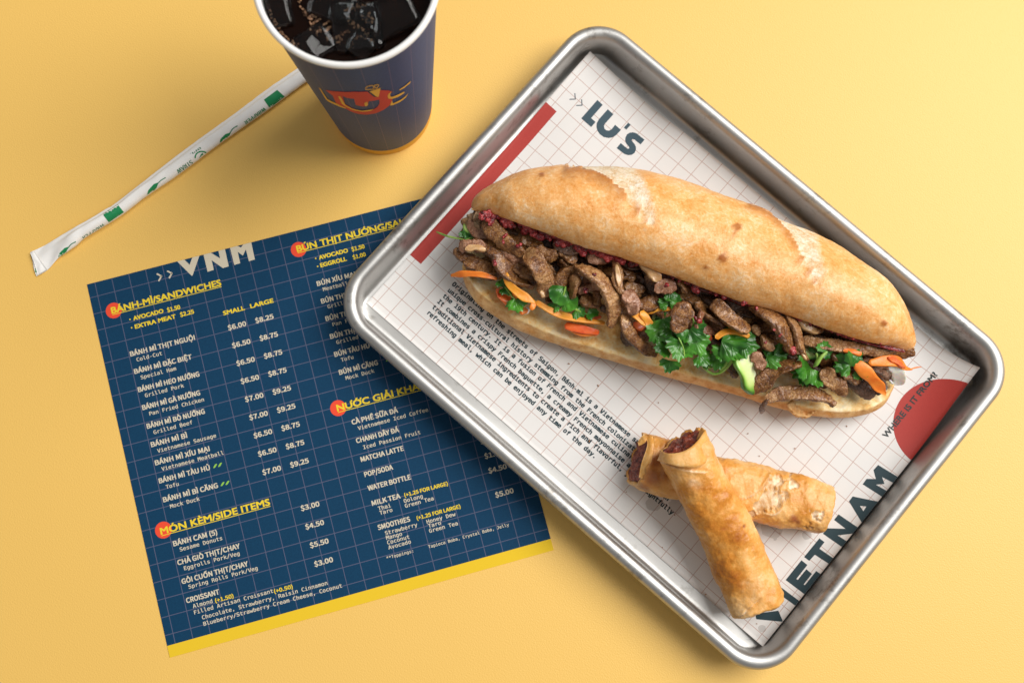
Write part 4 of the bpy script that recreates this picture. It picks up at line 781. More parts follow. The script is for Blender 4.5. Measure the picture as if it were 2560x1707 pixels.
sprig('B', 700, 880, 40, [(640, 790, 190, -10, 43, dict(spread=1.5)), (720, 790, 170, -20, 44, dict(spread=1.2)), (800, 800, 140, -25, 43), (610, 900, 120, -90, 35), (660, 850, 110, -120, 39), (530, 930, 90, -40, 31)],
      [([(690, 830), (720, 930), (660, 1020), (580, 1050), (510, 1010), (480, 970)], 22, [40, 38, 33, 30, 29, 30]), ([(700, 850), (690, 950), (620, 1030)], 30, [40, 36, 31]), ([(530, 1000), (590, 960)], 12, 31), ([(530, 1005), (600, 990)], 10, 31)])
sprig('B', 1020, 920, 38, [(1000, 930, 120, 20, 39), (990, 920, 90, -20, 38), (1050, 900, 110, -5, 40)])
sprig('B', 1380, 960, 38, [(1340, 1000, 150, -160, 37), (1300, 1010, 120, 170, 36), (1350, 1010, 130, -110, 36), (1370, 1050, 110, -75, 34), (1400, 900, 110, 60, 41), (1440, 880, 90, 80, 42), (1300, 1060, 90, -120, 32)], [([(1370, 990), (1410, 930), (1470, 870)], 34, [39, 41, 42]), ([(1360, 1000), (1390, 930), (1380, 880)], 18, [38, 41])])
sprig('B', 1650, 980, 38, [(1650, 985, 135, 130, 41), (1660, 985, 125, 60, 41), (1640, 985, 110, 175, 40), (1700, 1010, 90, -35, 37), (1720, 1040, 60, -70, 35)], [([(1600, 990), (1680, 985), (1770, 987)], 10, [38, 40, 37])])
sprig('A', 2200, 1430, 32, [(2200, 1420, 110, 160, 36), (2180, 1480, 100, -120, 30), (2150, 1560, 120, -60, 27), (2240, 1390, 80, 60, 38)])

# ------------------------------------------------------------------ red chilli paste on the cut edge of the upper half
PASTE = mat('red chilli paste', (0.35, 0.02, 0.02), 0.2, spec=0.6, sss=0.2, sssr=(1, 0.15, 0.1), ssss=0.002); t = NT(PASTE); n = t.noise(t.co(), 240, 4, 0.7)
t.link(t.ramp(n, [(0.38, (0.075, 0.005, 0.007)), (0.51, (0.27, 0.016, 0.022)), (0.64, (0.55, 0.08, 0.075))]), t.b.inputs['Base Color']); t.link(t.bump(t.noise(t.co(), 480, 4, 0.7), 0.7, 0.0012), t.b.inputs['Normal'])
PASTED = mat('dark chilli oil', (0.13, 0.008, 0.006), 0.12, spec=0.7); t = NT(PASTED); t.link(t.bump(t.noise(t.co(), 380, 4, 0.7), 0.6, 0.001), t.b.inputs['Normal'])
def paste(crop, L, w, z, m=None, **kw):
    global SEED; SEED += 1; wm = w / CROPS[crop][2] / MMPX; strip('chilli_paste', pts(crop, L, z), wm, wm * 0.8, m or PASTE, SEED, lump=0.25, flat=2.2, **kw)
edge = [cp('D', *q) for q in resample(lo, np.linspace(0.02, 0.985, 60))]
ed = np.array(edge)
def edge_paste(a, b, w, z, m=None, dy=4): 
    L = [(x, y + dy) for x, y in ed[a:b]]; paste('P', L, w, z, m)
edge_paste(40, 60, 7, 41, PASTED, 1); edge_paste(50, 60, 6, 42, PASTE, 5); edge_paste(22, 40, 12, 41, PASTED, 6)
BL, BIG, SMALL = [], [], []
rb = random.Random(12)
for k in range(170):
    f = rb.random() ** 1.5 * 58; i = int(f); q = ed[i] + (ed[i + 1] - ed[i]) * (f - i); dense = f < 26
    BL.append(('P', q[0] + rb.uniform(-3, 3), q[1] + (rb.uniform(-3, 15) if dense else rb.uniform(-3, 5)), rb.choice([6, 9, 14, 22]) if dense else rb.uniform(3, 8), 44.5 if dense else 47))
for c_, x, y, r, z in (('A', 700, 640, 70, 41), ('A', 760, 655, 60, 42), ('A', 830, 645, 75, 42), ('A', 905, 685, 90, 42), ('A', 1000, 685, 70, 43), ('A', 940, 640, 60, 44), ('A', 1100, 690, 75, 44), ('A', 1165, 715, 95, 44), ('A', 1205, 755, 80, 44), ('A', 1290, 755, 80, 44), ('A', 1340, 785, 85, 44), ('A', 1400, 800, 80, 45),
                      ('A', 1455, 825, 85, 45), ('A', 1420, 850, 60, 44), ('A', 1660, 885, 60, 46), ('A', 1700, 915, 60, 45), ('A', 1965, 920, 60, 50), ('A', 1945, 940, 40, 49), ('B', 10, 125, 40, 50), ('B', 440, 345, 42, 46), ('B', 435, 390, 50, 45), ('B', 640, 430, 52, 46), ('B', 600, 420, 30, 46),
                      ('B', 820, 490, 40, 49), ('B', 905, 530, 30, 50), ('B', 1460, 615, 36, 52), ('B', 1440, 640, 26, 51), ('B', 1190, 865, 58, 46), ('B', 1062, 705, 32, 51), ('B', 450, 620, 46, 49), ('A', 755, 745, 40, 46), ('A', 735, 800, 36, 46), ('A', 880, 835, 40, 46), ('A', 670, 985, 38, 42), ('A', 1550, 1090, 32, 49), ('A', 2200, 1190, 44, 48),
                      ('A', 1470, 1230, 40, 41), ('B', 985, 800, 22, 46), ('B', 1100, 750, 26, 51), ('B', 700, 390, 40, 46), ('B', 760, 430, 34, 46), ('B', 980, 500, 34, 49), ('B', 1020, 510, 28, 50), ('B', 350, 255, 34, 48), ('B', 280, 235, 30, 48)) + tuple(BL):
    c0 = un(*cp(c_, x, y), z + (1.0 if c_ != 'P' else 0.0)); R_ = max(0.75, r * 0.60 / CROPS[c_][2] / MMPX); (BIG if c_ == 'A' and x < 1500 or c_ == 'P' and r > 5 else SMALL).append((c0, R_))
def merged(lst, name):
    bm = bmesh.new()
    for c0, R_ in lst:
        for _ in range(3):
            o_ = np.array([rb.uniform(-1, 1), rb.uniform(-1, 1), rb.uniform(-0.5, 0.5)]) * R_ * 0.7; bmesh.ops.create_icosphere(bm, subdivisions=2, radius=R_ * rb.uniform(0.5, 0.85), matrix=Matrix.Translation((c0 + o_).tolist()))
    me = bpy.data.meshes.new('tmp'); bm.to_mesh(me); bm.free(); o = bpy.data.objects.new('tmp', me); COL.objects.link(o); md = o.modifiers.new('r', 'REMESH'); md.mode = 'VOXEL'; md.voxel_size = 0.32
    dg = bpy.context.evaluated_depsgraph_get(); e = o.evaluated_get(dg).to_mesh(); V = np.array([v.co for v in e.vertices]); N = np.array([v.normal for v in e.vertices]); F = [tuple(p.vertices) for p in e.polygons]
    o.evaluated_get(dg).to_mesh_clear(); bpy.data.objects.remove(o)
    V = V + N * np.array([0.42 * noise.noise(Vector(v * 0.75)) + 0.22 * noise.noise(Vector(v * 1.9)) for v in V])[:, None]; mesh(name, V, F, PASTE, SW)
merged(BIG, 'chilli_paste'); merged(SMALL, 'chilli_drops')
# torn crumb at the left tip and a flap of crust on the lower half
SEED += 1; TORN = mat('torn crumb', (0.36, 0.21, 0.11), 0.7, sss=0.05); t = NT(TORN); t.link(t.ramp(t.noise(t.co(), 260, 4, 0.7), [(0.38, (0.16, 0.075, 0.035)), (0.5, (0.38, 0.22, 0.12)), (0.64, (0.56, 0.38, 0.22))]), t.b.inputs['Base Color']); t.link(t.bump(t.noise(t.co(), 500, 4, 0.7), 0.9, 0.0015), t.b.inputs['Normal'])
for L, w, z in (([(455, 545), (500, 640), (545, 715)], 115, 33), ([(430, 600), (470, 570)], 60, 32), ([(480, 560), (560, 590)], 80, 37)): strip('torn_crumb', pts('A', L, z), w / 3.563 / MMPX, 5, TORN, SEED, lump=0.35)
strip('crust_flap', pts('B', [(1150, 1290), (1230, 1330), (1310, 1345), (1390, 1330)], [19, 16, 14, 16]), 6.5, 2.2, CRUMB, 77, lump=0.3, tilt=0.5)
# ================================================================== egg rolls
def fried_material():
    m = mat('fried wrapper', (0.7, 0.4, 0.13), 0.36, spec=0.45, sss=0.10, sssr=(1, 0.55, 0.25), ssss=0.003); t = NT(m); c = t.co()
    a = t.noise(c, 42, 3, 0.55, 0.5); b = t.noise(c, 130, 4, 0.65, 0.4); f = t.noise(c, 800, 3, 0.7); br = t.attr('brown')
    tone = t.math('ADD', t.math('ADD', t.math('MULTIPLY', a, 0.46), 0.085), t.math('ADD', t.math('MULTIPLY', b, 0.22), t.math('MULTIPLY', f, 0.16)))
    tone = t.math('SUBTRACT', tone, t.math('MULTIPLY', br, 0.125))
    col = t.ramp(tone, [(0.28, (0.38, 0.105, 0.008)), (0.39, (0.60, 0.225, 0.024)), (0.49, (0.76, 0.365, 0.085)), (0.58, (0.84, 0.49, 0.19)), (0.70, (0.91, 0.67, 0.40))])
    pk = t.attr('pale'); col = t.mix(pk, col, t.ramp(b, [(0.4, (0.62, 0.34, 0.13)), (0.56, (0.86, 0.68, 0.46)), (0.68, (0.93, 0.85, 0.72))]))
    rd = t.attr('stain'); col = t.mix(t.math('MULTIPLY', rd, t.math('ADD', 0.3, b)), col, (0.25, 0.04, 0.015))
    t.link(col, t.b.inputs['Base Color']); t.link(t.bump(t.math('ADD', f, t.math('MULTIPLY', b, 1.2)), 0.35, 0.0009), t.b.inputs['Normal']); return m
FRIED = fried_material()
FILL = mat('egg roll filling', (0.2, 0.04, 0.02), 0.22, spec=0.6, sss=0.1, sssr=(1, 0.2, 0.1), ssss=0.002); t = NT(FILL)
t.link(t.ramp(t.noise(t.co(), 210, 5, 0.75), [(0.36, (0.05, 0.010, 0.008)), (0.48, (0.22, 0.035, 0.02)), (0.58, (0.40, 0.09, 0.045)), (0.7, (0.55, 0.22, 0.12))]), t.b.inputs['Base Color']); t.link(t.bump(t.noise(t.co(), 330, 4, 0.7), 0.8, 0.0015), t.b.inputs['Normal'])
def roll(th, Lp, Rp, zc, rz, flat, seed, brown, pale=None, stain=None, seams=(), n=190, nc=120, endcap=5, opening=0.02, shear=(8.5, -3.0), crack=()):
    """wrapper lofted between its two outlines (pixels of crop E), open at the start, closed at the end"""
    tt_ = np.linspace(0, 1, n); A, B = spline(np.array(Lp, float), 300), spline(np.array(Rp, float), 300)
    def rs(L): d = np.r_[0, np.cumsum(np.linalg.norm(np.diff(L, axis=0), axis=1))]; d /= d[-1]; return np.stack([np.interp(tt_, d, L[:, k]) for k in (0, 1)], 1)
    A, B = rs(A), rs(B); Z = np.interp(tt_, np.linspace(0, 1, len(zc)), zc); RZ = np.interp(tt_, np.linspace(0, 1, len(rz)), rz)
    V = np.zeros((n, nc, 3)); at = {k: np.zeros((n, nc)) for k in ('brown', 'pale', 'stain')}
    for i in range(n):
        a, b = un(*cp('E', *A[i]), Z[i]), un(*cp('E', *B[i]), Z[i]); c = (a + b) / 2; h = (b - a) / 2; rem = (1 - tt_[i]) * n; ce = math.sqrt(max(0.0, 1 - (1 - min(rem / endcap, 1)) ** 2.5)) if rem < endcap else 1.0
        for j in range(nc):
            t_ = 2 * pi * j / nc; x, y = cos(t_), sin(t_); x = abs(x) ** (2 / flat) * (1 if x > 0 else -1); y = abs(y) ** (2 / flat) * (1 if y > 0 else -1)
            V[i, j] = c + h * x * (0.55 + 0.45 * ce) + np.array([0, 0, 1]) * RZ[i] * y * max(ce, 0.12)
    axv = V[12].mean(0) - V[0].mean(0); axv /= np.linalg.norm(axv)
    for i in range(n // 3):
        for j in range(nc):
            y = sin(2 * pi * j / nc); V[i, j] = V[i, j] + axv * (2.6 * noise.noise(Vector((3 * cos(2 * pi * j / nc), 3 * y, seed))) + 1.2 * noise.noise(Vector((9 * cos(2 * pi * j / nc), 9 * y, seed)))) * max(0.0, 1 - i / 14) ** 1.2; V[i, j] = V[i, j] + axv * (shear[0] * max(y, 0) ** 0.8 + shear[1] * max(-y, 0)) * (1 - i / (n / 3)) ** 1.0
    dn = np.cross(np.gradient(V, axis=0), np.roll(V, -1, 1) - np.roll(V, 1, 1)); dn /= np.linalg.norm(dn, axis=2)[..., None] + 1e-9
    if dn[n // 2, nc // 4, 2] < 0: dn = -dn
    Pq = (pr(V) - np.array([1500, 1020])) * 2.529
    for i in range(n):
        for j in range(nc):
            p = V[i, j]; d = 0.9 * fbm(p, 0.07, 3, seed) + 0.45 * fbm(p, 0.22, 3, seed + 1) + 0.20 * fbm(p, 0.6, 2, seed + 2) + 0.5 * max(0.0, noise.noise(Vector(p * 0.42)) - 0.32); q = Pq[i, j]; up_ = dn[i, j, 2] > 0.05
            if up_:
                for (S_, amt, wd) in seams:
                    dd = np.linalg.norm(S_ - q, axis=1); k = int(dd.argmin()); tg = S_[min(k + 1, len(S_) - 1)] - S_[max(k - 1, 0)]; sd = tg[0] * (q - S_[k])[1] - tg[1] * (q - S_[k])[0]
                    if dd[k] < wd: d += amt * (1 - dd[k] / wd) * (1 if sd > 0 else -0.3); at['pale'][i, j] = max(at['pale'][i, j], 0.6 * (dd[k] < 9) * (sd > 0))
                ci = 0.0
                for (x, y, r) in crack: ci = max(ci, 1.15 - math.hypot(q[0] - x, q[1] - y) / r)
                if crack and ci > -0.22:
                    vp = noise.voronoi(Vector(p * 0.19) + Vector((3.1, 0, 0)))[1][0]; ci += 0.6 * noise.noise(vp * 3.7) + 0.10 * fbm(p, 0.6, 2, 62); k_ = sm((ci - 0.34) / 0.05); d -= 1.2 * k_; d += 0.25 * sm((ci + 0.15) / 0.4) * (1 - k_)
                    d += 0.35 * k_ * fbm(p, 0.5, 2, 63); at['pale'][i, j] = max(at['pale'][i, j], 0.85 * k_); at['brown'][i, j] = max(at['brown'][i, j], 0.7 * max(0.0, 1 - abs(ci - 0.36) / 0.05))
                for key, lst in (('brown', brown), ('pale', pale or ()), ('stain', stain or ())):
                    for (x, y, r, k) in lst: at[key][i, j] = max(at[key][i, j], k * sm(1.25 - math.hypot(q[0] - x, q[1] - y) / r))
            V[i, j] = p + dn[i, j] * d
    V[..., 2] = np.maximum(V[..., 2], 2.3)
    e = int(opening * n); V0 = V[0]; cen = V0.mean(0); ax = V[6].mean(0) - V[0].mean(0); inner = [cen + (V0 - cen) * 0.90 + ax * 0.05, cen + (V0 - cen) * 0.86 + ax * 0.9, cen + (V0 - cen) * 0.84 + ax * 1.8]
    allv = np.vstack([np.array(inner[::-1]).reshape(-1, 3), V.reshape(-1, 3)]); F = grid_faces(n + 3, nc, close_m=True) + [tuple((n + 2) * nc + j for j in range(nc))]
    pad = np.zeros((3, nc)); mesh('wrapper', allv, F, FRIED, th, attr={k: np.vstack([pad, v]).ravel() for k, v in at.items()})
    # filling: a lumpy plug just inside the open end
    rg, m_ = [], 12; fc = cen + ax * 0.12
    for i in range(m_ + 1):
        f = i / m_
        for j in range(nc):
            p = fc + (V0[j] - cen) * 0.88 * f; rg.append(p - ax * (0.34 * (1 - f ** 2) + 0.9 * max(-0.3, fbm(p, 0.20, 2, seed + 5)) * min(1, (1 - f) * 3)))
    mesh('filling', rg, grid_faces(m_ + 1, nc, close_m=True), FILL, th)
    return V, dn
def sp_(L, n=60): return spline(np.array(L, float), n)
er1 = thing('egg_roll', un(1800, 1400, 1.8).tolist(), 'fried egg roll lying on top of the other, dark filling at its open end', 'egg roll', group='fried egg rolls on the paper liner')
roll(er1, [(385, 300), (400, 370), (455, 470), (512, 590), (560, 680), (610, 780), (665, 890), (690, 960), (725, 1060), (775, 1160), (805, 1260), (850, 1345)],
     [(648, 125), (690, 190), (725, 290), (790, 420), (850, 520), (905, 610), (955, 700), (1005, 810), (1045, 920), (1105, 1040), (1140, 1140), (1160, 1228)],
     [39, 36, 30, 24, 18.5, 16.5], [14, 13.5, 13.5, 13, 13, 12.5], 2.15, 21,
     [(790, 560, 150, 0.9), (760, 700, 150, 1.1), (640, 640, 120, 1.0), (850, 800, 130, 0.9), (770, 950, 110, 0.9), (860, 1080, 110, 0.8), (560, 520, 90, 0.7), (740, 1020, 90, 0.9), (700, 480, 100, 0.6)],
     pale=[(600, 480, 60, 0.35), (960, 1150, 90, 0.3), (650, 260, 70, 0.25)], stain=[(910, 745, 14, 1.0), (945, 1340, 10, 1.0), (1155, 1250, 14, 0.8)],
     seams=[(sp_([(385, 330), (440, 356), (500, 378), (570, 392), (660, 402)]), 1.1, 30), (sp_([(845, 1308), (890, 1312), (925, 1275), (955, 1250), (995, 1215)]), -1.0, 26)])
# folded corner over the open end
def flap(parent, poly, crop, z, m, curl=0.0, name='wrapper_flap', th=0.5, seed=0, n=16):
    """thin sheet of pastry: four-sided patch between two edge polylines, with thickness"""
    A, B = (np.array([un(*cp(crop, x, y), zz) for x, y, zz in spline(np.array(L, float), n)]) for L in poly); g = []
    for i in range(n):
        for k in range(8):
            f = k / 7; p = A[i] + (B[i] - A[i]) * f; p = p + np.array([0, 0, curl * 4 * f * (1 - f) + 0.35 * fbm(p, 0.5, 2, seed)]); g.append(p)
    g = np.array(g); V = np.vstack([g, g - [0, 0, th]]); F1 = up_faces(g, grid_faces(n, 8)); N_ = n * 8; F = F1 + [tuple(i + N_ for i in reversed(f)) for f in F1]
    ring = [i * 8 for i in range(n)] + [(n - 1) * 8 + k for k in range(1, 8)] + [i * 8 + 7 for i in range(n - 2, -1, -1)] + [k for k in range(6, 0, -1)]
    F += [(ring[k], ring[(k + 1) % len(ring)], ring[(k + 1) % len(ring)] + N_, ring[k] + N_) for k in range(len(ring))]
    mesh(name, V, F, m, parent, attr=dict(brown=np.zeros(2 * N_), pale=np.zeros(2 * N_), stain=np.zeros(2 * N_)))
flap(er1, ([(385, 268, 44), (430, 285, 51), (520, 275, 54), (600, 225, 53), (668, 135, 45)], [(362, 330, 42), (430, 352, 52), (530, 372, 54), (640, 365, 53), (715, 300, 44)]), 'E', 0, FRIED, 0.8, seed=3)
flap(er1, ([(640, 120, 42), (655, 128, 44), (668, 140, 45)], [(600, 215, 40), (625, 190, 42), (648, 165, 44)]), 'E', 0, FRIED, 0.6, seed=4)
er2 = thing('egg_roll', un(1840, 1240, 1.8).tolist(), 'fried egg roll crossing under the other, its wrapper cracked and flaking', 'egg roll', group='fried egg rolls on the paper liner')
crack_ = [(1080, 500, 55, 1.0), (1060, 600, 55, 1.0), (1040, 540, 40, 0.9), (1120, 455, 40, 0.7), (1010, 620, 40, 0.8), (1105, 600, 35, 0.8)]
roll(er2, [(190, 478), (230, 505), (290, 530), (420, 560), (560, 590), (720, 640), (860, 690), (960, 715), (1060, 735), (1150, 757), (1260, 765), (1330, 778), (1408, 785)],
     [(285, 165), (330, 175), (430, 202), (520, 240), (640, 290), (740, 312), (830, 320), (900, 328), (990, 352), (1100, 388), (1200, 405), (1330, 440), (1482, 502)],
     [14.5, 14.5, 14.5, 14.5], [12.5, 12.5, 12.3, 12], 2.6, 41, [(330, 360, 60, 0.5), (1290, 640, 60, 0.6), (1240, 600, 50, 0.4)], crack=[(1080, 500, 55), (1065, 590, 60), (1125, 450, 42), (1010, 630, 50), (1110, 600, 45), (960, 670, 30)], shear=(5.0, -2.0), stain=[(350, 340, 60, 0.8), (330, 440, 80, 0.9), (400, 420, 60, 0.6), (300, 250, 40, 0.5), (1225, 700, 34, 0.95), (280, 500, 50, 0.7), (410, 240, 40, 0.4), (1250, 720, 26, 0.8)],
     seams=[(sp_([(1075, 430), (1050, 480), (1000, 530), (930, 570), (880, 575)]), 0.9, 26), (sp_([(1215, 405), (1190, 450), (1130, 470), (1115, 520), (1140, 590), (1120, 640)]), -0.9, 26), (sp_([(945, 690), (1010, 660), (1100, 665), (1140, 640)]), 0.8, 24)], endcap=4)
flap(er2, ([(285, 165, 21), (300, 230, 26), (262, 350, 26), (245, 440, 24)], [(340, 180, 23), (345, 240, 27.5), (325, 350, 27.5), (320, 455, 25)]), 'E', 0, FRIED, 0.9, seed=6)
flap(er2, ([(285, 165, 22), (262, 180, 22), (238, 215, 21)], [(300, 200, 24), (280, 222, 24), (245, 240, 22)]), 'E', 0, FRIED, 0.6, seed=7)
# a few specks and flakes shed on the paper
rr = random.Random(31); bm = bmesh.new()
for x, y in [(1904, 1144), (1660, 1372), (1768, 1482), (1842, 1452), (1925, 1432), (1895, 1560), (1690, 1290), (1560, 1225), (2022, 1350), (1945, 1330), (1600, 1120), (1790, 1350), (1420, 905), (1290, 860), (1985, 1120), (2120, 1060), (1500, 965), (1640, 1010), (1870, 1080), (1240, 830), (1475, 1100), (2085, 1215)]:
    uv = p_px(x + rr.uniform(-6, 6), y + rr.uniform(-6, 6)); q = p_pt([uv], 0.35)[0]; r = rr.uniform(0.22, 0.55)
    bmesh.ops.create_icosphere(bm, subdivisions=1, radius=r, matrix=Matrix.Translation(q.tolist()) @ Matrix.Rotation(rr.uniform(0, 3), 4, 'Z') @ Matrix.Diagonal((1.5, 0.8, 0.5, 1)))
V = [tuple(v.co) for v in bm.verts]; bm.verts.index_update(); F = [tuple(v.index for v in f.verts) for f in bm.faces]; bm.free()
mesh('crumbs', V, F, mat('crust crumbs', (0.30, 0.13, 0.04), 0.6), smooth=False, kind='stuff', label='tiny brown crumbs shed on the white paper liner', category='crumbs')

# ================================================================== paper cup with cola
CX, CY = -63.5, 222.65; CHT, CR1, CR0 = 163.2, 41.2, 29.9
def cone_r(z): return CR0 + (CR1 - CR0) * z / (CHT - 3)
cup = thing('paper_cup', (CX, CY, 0), 'dark blue paper cup with white rolled rim, gold foot band and red and yellow logo', 'cup')
def lathe(profile, n=128, th0=0.0): 
    a = np.linspace(0, 2 * pi, n, endpoint=False) + th0; V = np.array([(CX + r * cos(t_), CY + r * sin(t_), z) for r, z in profile for t_ in a]); return V, grid_faces(len(profile), n, close_m=True)
CUPM = mat('navy cup board', (0.018, 0.034, 0.09), 0.5, spec=0.5); t = NT(CUPM); c = t.co(); sx = t.n('ShaderNodeSeparateXYZ', Vector=c); fb = t.noise(t.mp(c, (1, 1, 0.5)), 900, 3, 0.7)
ang = t.math('ARCTAN2', sx.outputs[1], sx.outputs[0]); fr = t.math('ABSOLUTE', t.math('SUBTRACT', t.math('FRACT', t.math('MULTIPLY', ang, 20 / (2 * pi))), 0.5)); ln = t.math('LESS_THAN', fr, 0.012)
bc = t.mix(fb, (0.006, 0.028, 0.105), (0.022, 0.062, 0.190)); bc = t.mix(t.math('MULTIPLY', ln, 0.30), bc, (0.40, 0.22, 0.25)); t.link(bc, t.b.inputs['Base Color']); t.link(t.bump(fb, 0.25, 0.0003), t.b.inputs['Normal'])
GOLD = mat('gold ink band', (0.78, 0.40, 0.035), 0.5, spec=0.4); WHITE = mat('white cup board', (0.84, 0.82, 0.80), 0.35, spec=0.4, sss=0.05)
V, F = lathe([(cone_r(z) , z) for z in np.linspace(9.5, CHT - 3, 40)]); mesh('cup_body', V, F, CUPM, cup)
V, F = lathe([(CR0 - 1.2, 3), (CR0 - 1.2, 0.3), (CR0 - 0.3, 0.0), (CR0, 0.6)] + [(cone_r(z) + 0.02, z) for z in np.linspace(1, 9.5, 6)]); mesh('foot_band', V, F, GOLD, cup)
V, F = lathe([(CR1 + 0.15 + 1.55 * cos(a) , CHT - 1.6 + 1.7 * sin(a)) for a in np.linspace(-pi * 0.9, pi * 1.0, 22)]); mesh('rolled_rim', V, F, WHITE, cup)
V, F = lathe([(CR1 - 1.2, CHT - 1.5)] + [(cone_r(z) - 0.7, z) for z in np.linspace(CHT - 4, 12, 14)] + [(0.5, 11.5)]); mesh('inner_wall', V, F, WHITE, cup)
# printed logo: drawn in the picture, laid on the cone by tracing each point onto it
def cone_hit(x, y, off=0.25):
    o = np.array([0, 0, CH]); d = CR @ np.array([(x - 1280) / FPX, -(y - 853.5) / FPX, -1.0]); best = None; k = (CR1 - CR0) / (CHT - 3); ox, oy = o[0] - CX, o[1] - CY
    a = d[0] ** 2 + d[1] ** 2 - (k * d[2]) ** 2; rz = CR0 + off + k * o[2]; b = 2 * (ox * d[0] + oy * d[1] - rz * k * d[2]); c_ = ox ** 2 + oy ** 2 - rz ** 2; D_ = b * b - 4 * a * c_
    ts = [(-b - math.sqrt(max(D_, 0))) / (2 * a), (-b + math.sqrt(max(D_, 0))) / (2 * a)]; hits = [o + d * t_ for t_ in ts if t_ > 0 and 0 < (o + d * t_)[2] < CHT]
    return min(hits, key=lambda h: np.linalg.norm(h - o)) if hits else None
def cone_uv(x, y): h = cone_hit(x, y); return (math.atan2(h[1] - CY, h[0] - CX) * CR1, h[2])
def logo(polys, m, name, off=0.18):
    V, F = poly_flat([[cone_uv(*cp('H', x, y)) for x, y in P_] for P_ in polys]); V, F = cut_flat(V, F, 1.6)
    V3 = np.array([(CX + (cone_r(z) + off) * cos(u / CR1), CY + (cone_r(z) + off) * sin(u / CR1), z) for u, z in V])
    out = [f if np.cross(V3[f[1]] - V3[f[0]], V3[f[2]] - V3[f[0]]) @ (V3[f[0]] - np.array([CX, CY, V3[f[0]][2]])) > 0 else tuple(reversed(f)) for f in F]
    mesh(name, V3, out, m, cup, smooth=False)
LR = mat('logo red ink', (0.62, 0.045, 0.035), 0.5, spec=0.3); LY = mat('logo yellow ink', (0.85, 0.47, 0.06), 0.5, spec=0.3); LN = mat('logo navy ink', (0.012, 0.022, 0.062), 0.5, spec=0.3)
logo([[(950, 1108), (1100, 1125), (1300, 1128), (1480, 1125), (1620, 1108), (1720, 1112), (1770, 1130), (1735, 1160), (1770, 1215), (1765, 1240), (1730, 1300), (1660, 1350), (1570, 1390), (1460, 1408), (1350, 1400), (1260, 1370), (1200, 1335), (1080, 1275), (1040, 1180)],
      [(1155, 1180), (1215, 1205), (1300, 1215), (1320, 1290), (1400, 1310), (1465, 1300), (1480, 1245), (1610, 1225), (1612, 1270), (1590, 1310), (1540, 1345), (1470, 1362), (1380, 1360), (1280, 1330), (1190, 1280)]], LR, 'logo_red')
logo([[(865, 1073), (885, 1085), (970, 1215), (1080, 1270), (1200, 1325), (1195, 1333), (1080, 1292), (975, 1240), (955, 1222)]], LY, 'logo_line', 0.26)
logo([[(1103, 1180), (1130, 1185), (1195, 1290), (1280, 1335), (1400, 1358), (1545, 1335), (1500, 1362), (1400, 1370), (1290, 1352), (1200, 1310), (1150, 1275)]], LY, 'logo_line', 0.26)
logo([[(1425, 1265), (1462, 1250), (1472, 1285), (1450, 1308), (1435, 1305)]], LY, 'logo_line', 0.26)
logo([[(1758, 1118), (1725, 1150), (1710, 1180), (1720, 1210), (1765, 1215), (1840, 1190), (1918, 1140), (1912, 1125), (1840, 1160), (1780, 1185), (1748, 1190), (1738, 1170)]], LY, 'logo_line', 0.26)
logo([[(1742, 1285), (1765, 1233), (1775, 1270), (1870, 1225), (1920, 1190), (1965, 1145), (1930, 1200), (1870, 1248), (1790, 1285), (1745, 1298)]], LY, 'logo_line', 0.26)
logo([[(1995, 992), (1985, 1020), (1920, 1075), (1856, 1112), (1858, 1098), (1930, 1050)]], LY, 'logo_line', 0.26)
logo([[(1460, 1125), (1495, 1122), (1570, 1185), (1585, 1192), (1540, 1188)]], LN, 'logo_shadow', 0.24)
logo([[(1488, 1122), (1625, 1078), (1600, 1190), (1570, 1185)]], LY, 'logo_carrot', 0.28)
for P_ in ([(1550, 1095), (1500, 1098), (1450, 1100), (1438, 1088), (1460, 1065), (1520, 1050), (1560, 1075), (1580, 1088)], [(1535, 1085), (1545, 1060), (1560, 1045), (1598, 1040), (1598, 1055), (1580, 1080)]): logo([thick(sp_(P_, 24), 9).tolist()], LY, 'logo_leaf', 0.28)

# cola, ice and bubbles
COLA = mat('cola', (0.006, 0.002, 0.001), 0.03, spec=0.12); ZC = CHT - 11.5
drink = thing('cola_drink', (CX, CY, ZC - 30), 'black iced cola filling the paper cup', 'drink')
def cola_z(x, y): 
    d = math.hypot(x - CX, y - CY); return ZC + 0.45 * noise.noise(Vector((x * 0.08, y * 0.08, 1))) + 1.0 * sm((d - 37.0) / 3.0)
nr_, na_ = 44, 128; Rr = cone_r(ZC) - 0.9; V = [(CX + Rr * (i / (nr_ - 1)) * cos(2 * pi * j / na_), CY + Rr * (i / (nr_ - 1)) * sin(2 * pi * j / na_), 0) for i in range(nr_) for j in range(na_)]
V = [(x, y, cola_z(x, y)) for x, y, _ in V]; V += [(CX + (cone_r(ZC - 25) - 1) * cos(2 * pi * j / na_), CY + (cone_r(ZC - 25) - 1) * sin(2 * pi * j / na_), ZC - 25) for j in range(na_)]
F = grid_faces(nr_ + 1, na_, close_m=True) + [tuple(nr_ * na_ + j for j in reversed(range(na_)))]
mesh('liquid', V, F, COLA, drink)
ICE = mat('clear ice', (0.85, 0.9, 0.93), 0.06, spec=0.5, ior=1.31); ICE.node_tree.nodes['Principled BSDF'].inputs['Transmission Weight'].default_value = 1.0; t = NT(ICE); t.link(t.bump(t.noise(t.co(), 110, 2, 0.5), 0.25, 0.0015), t.b.inputs['Normal'])
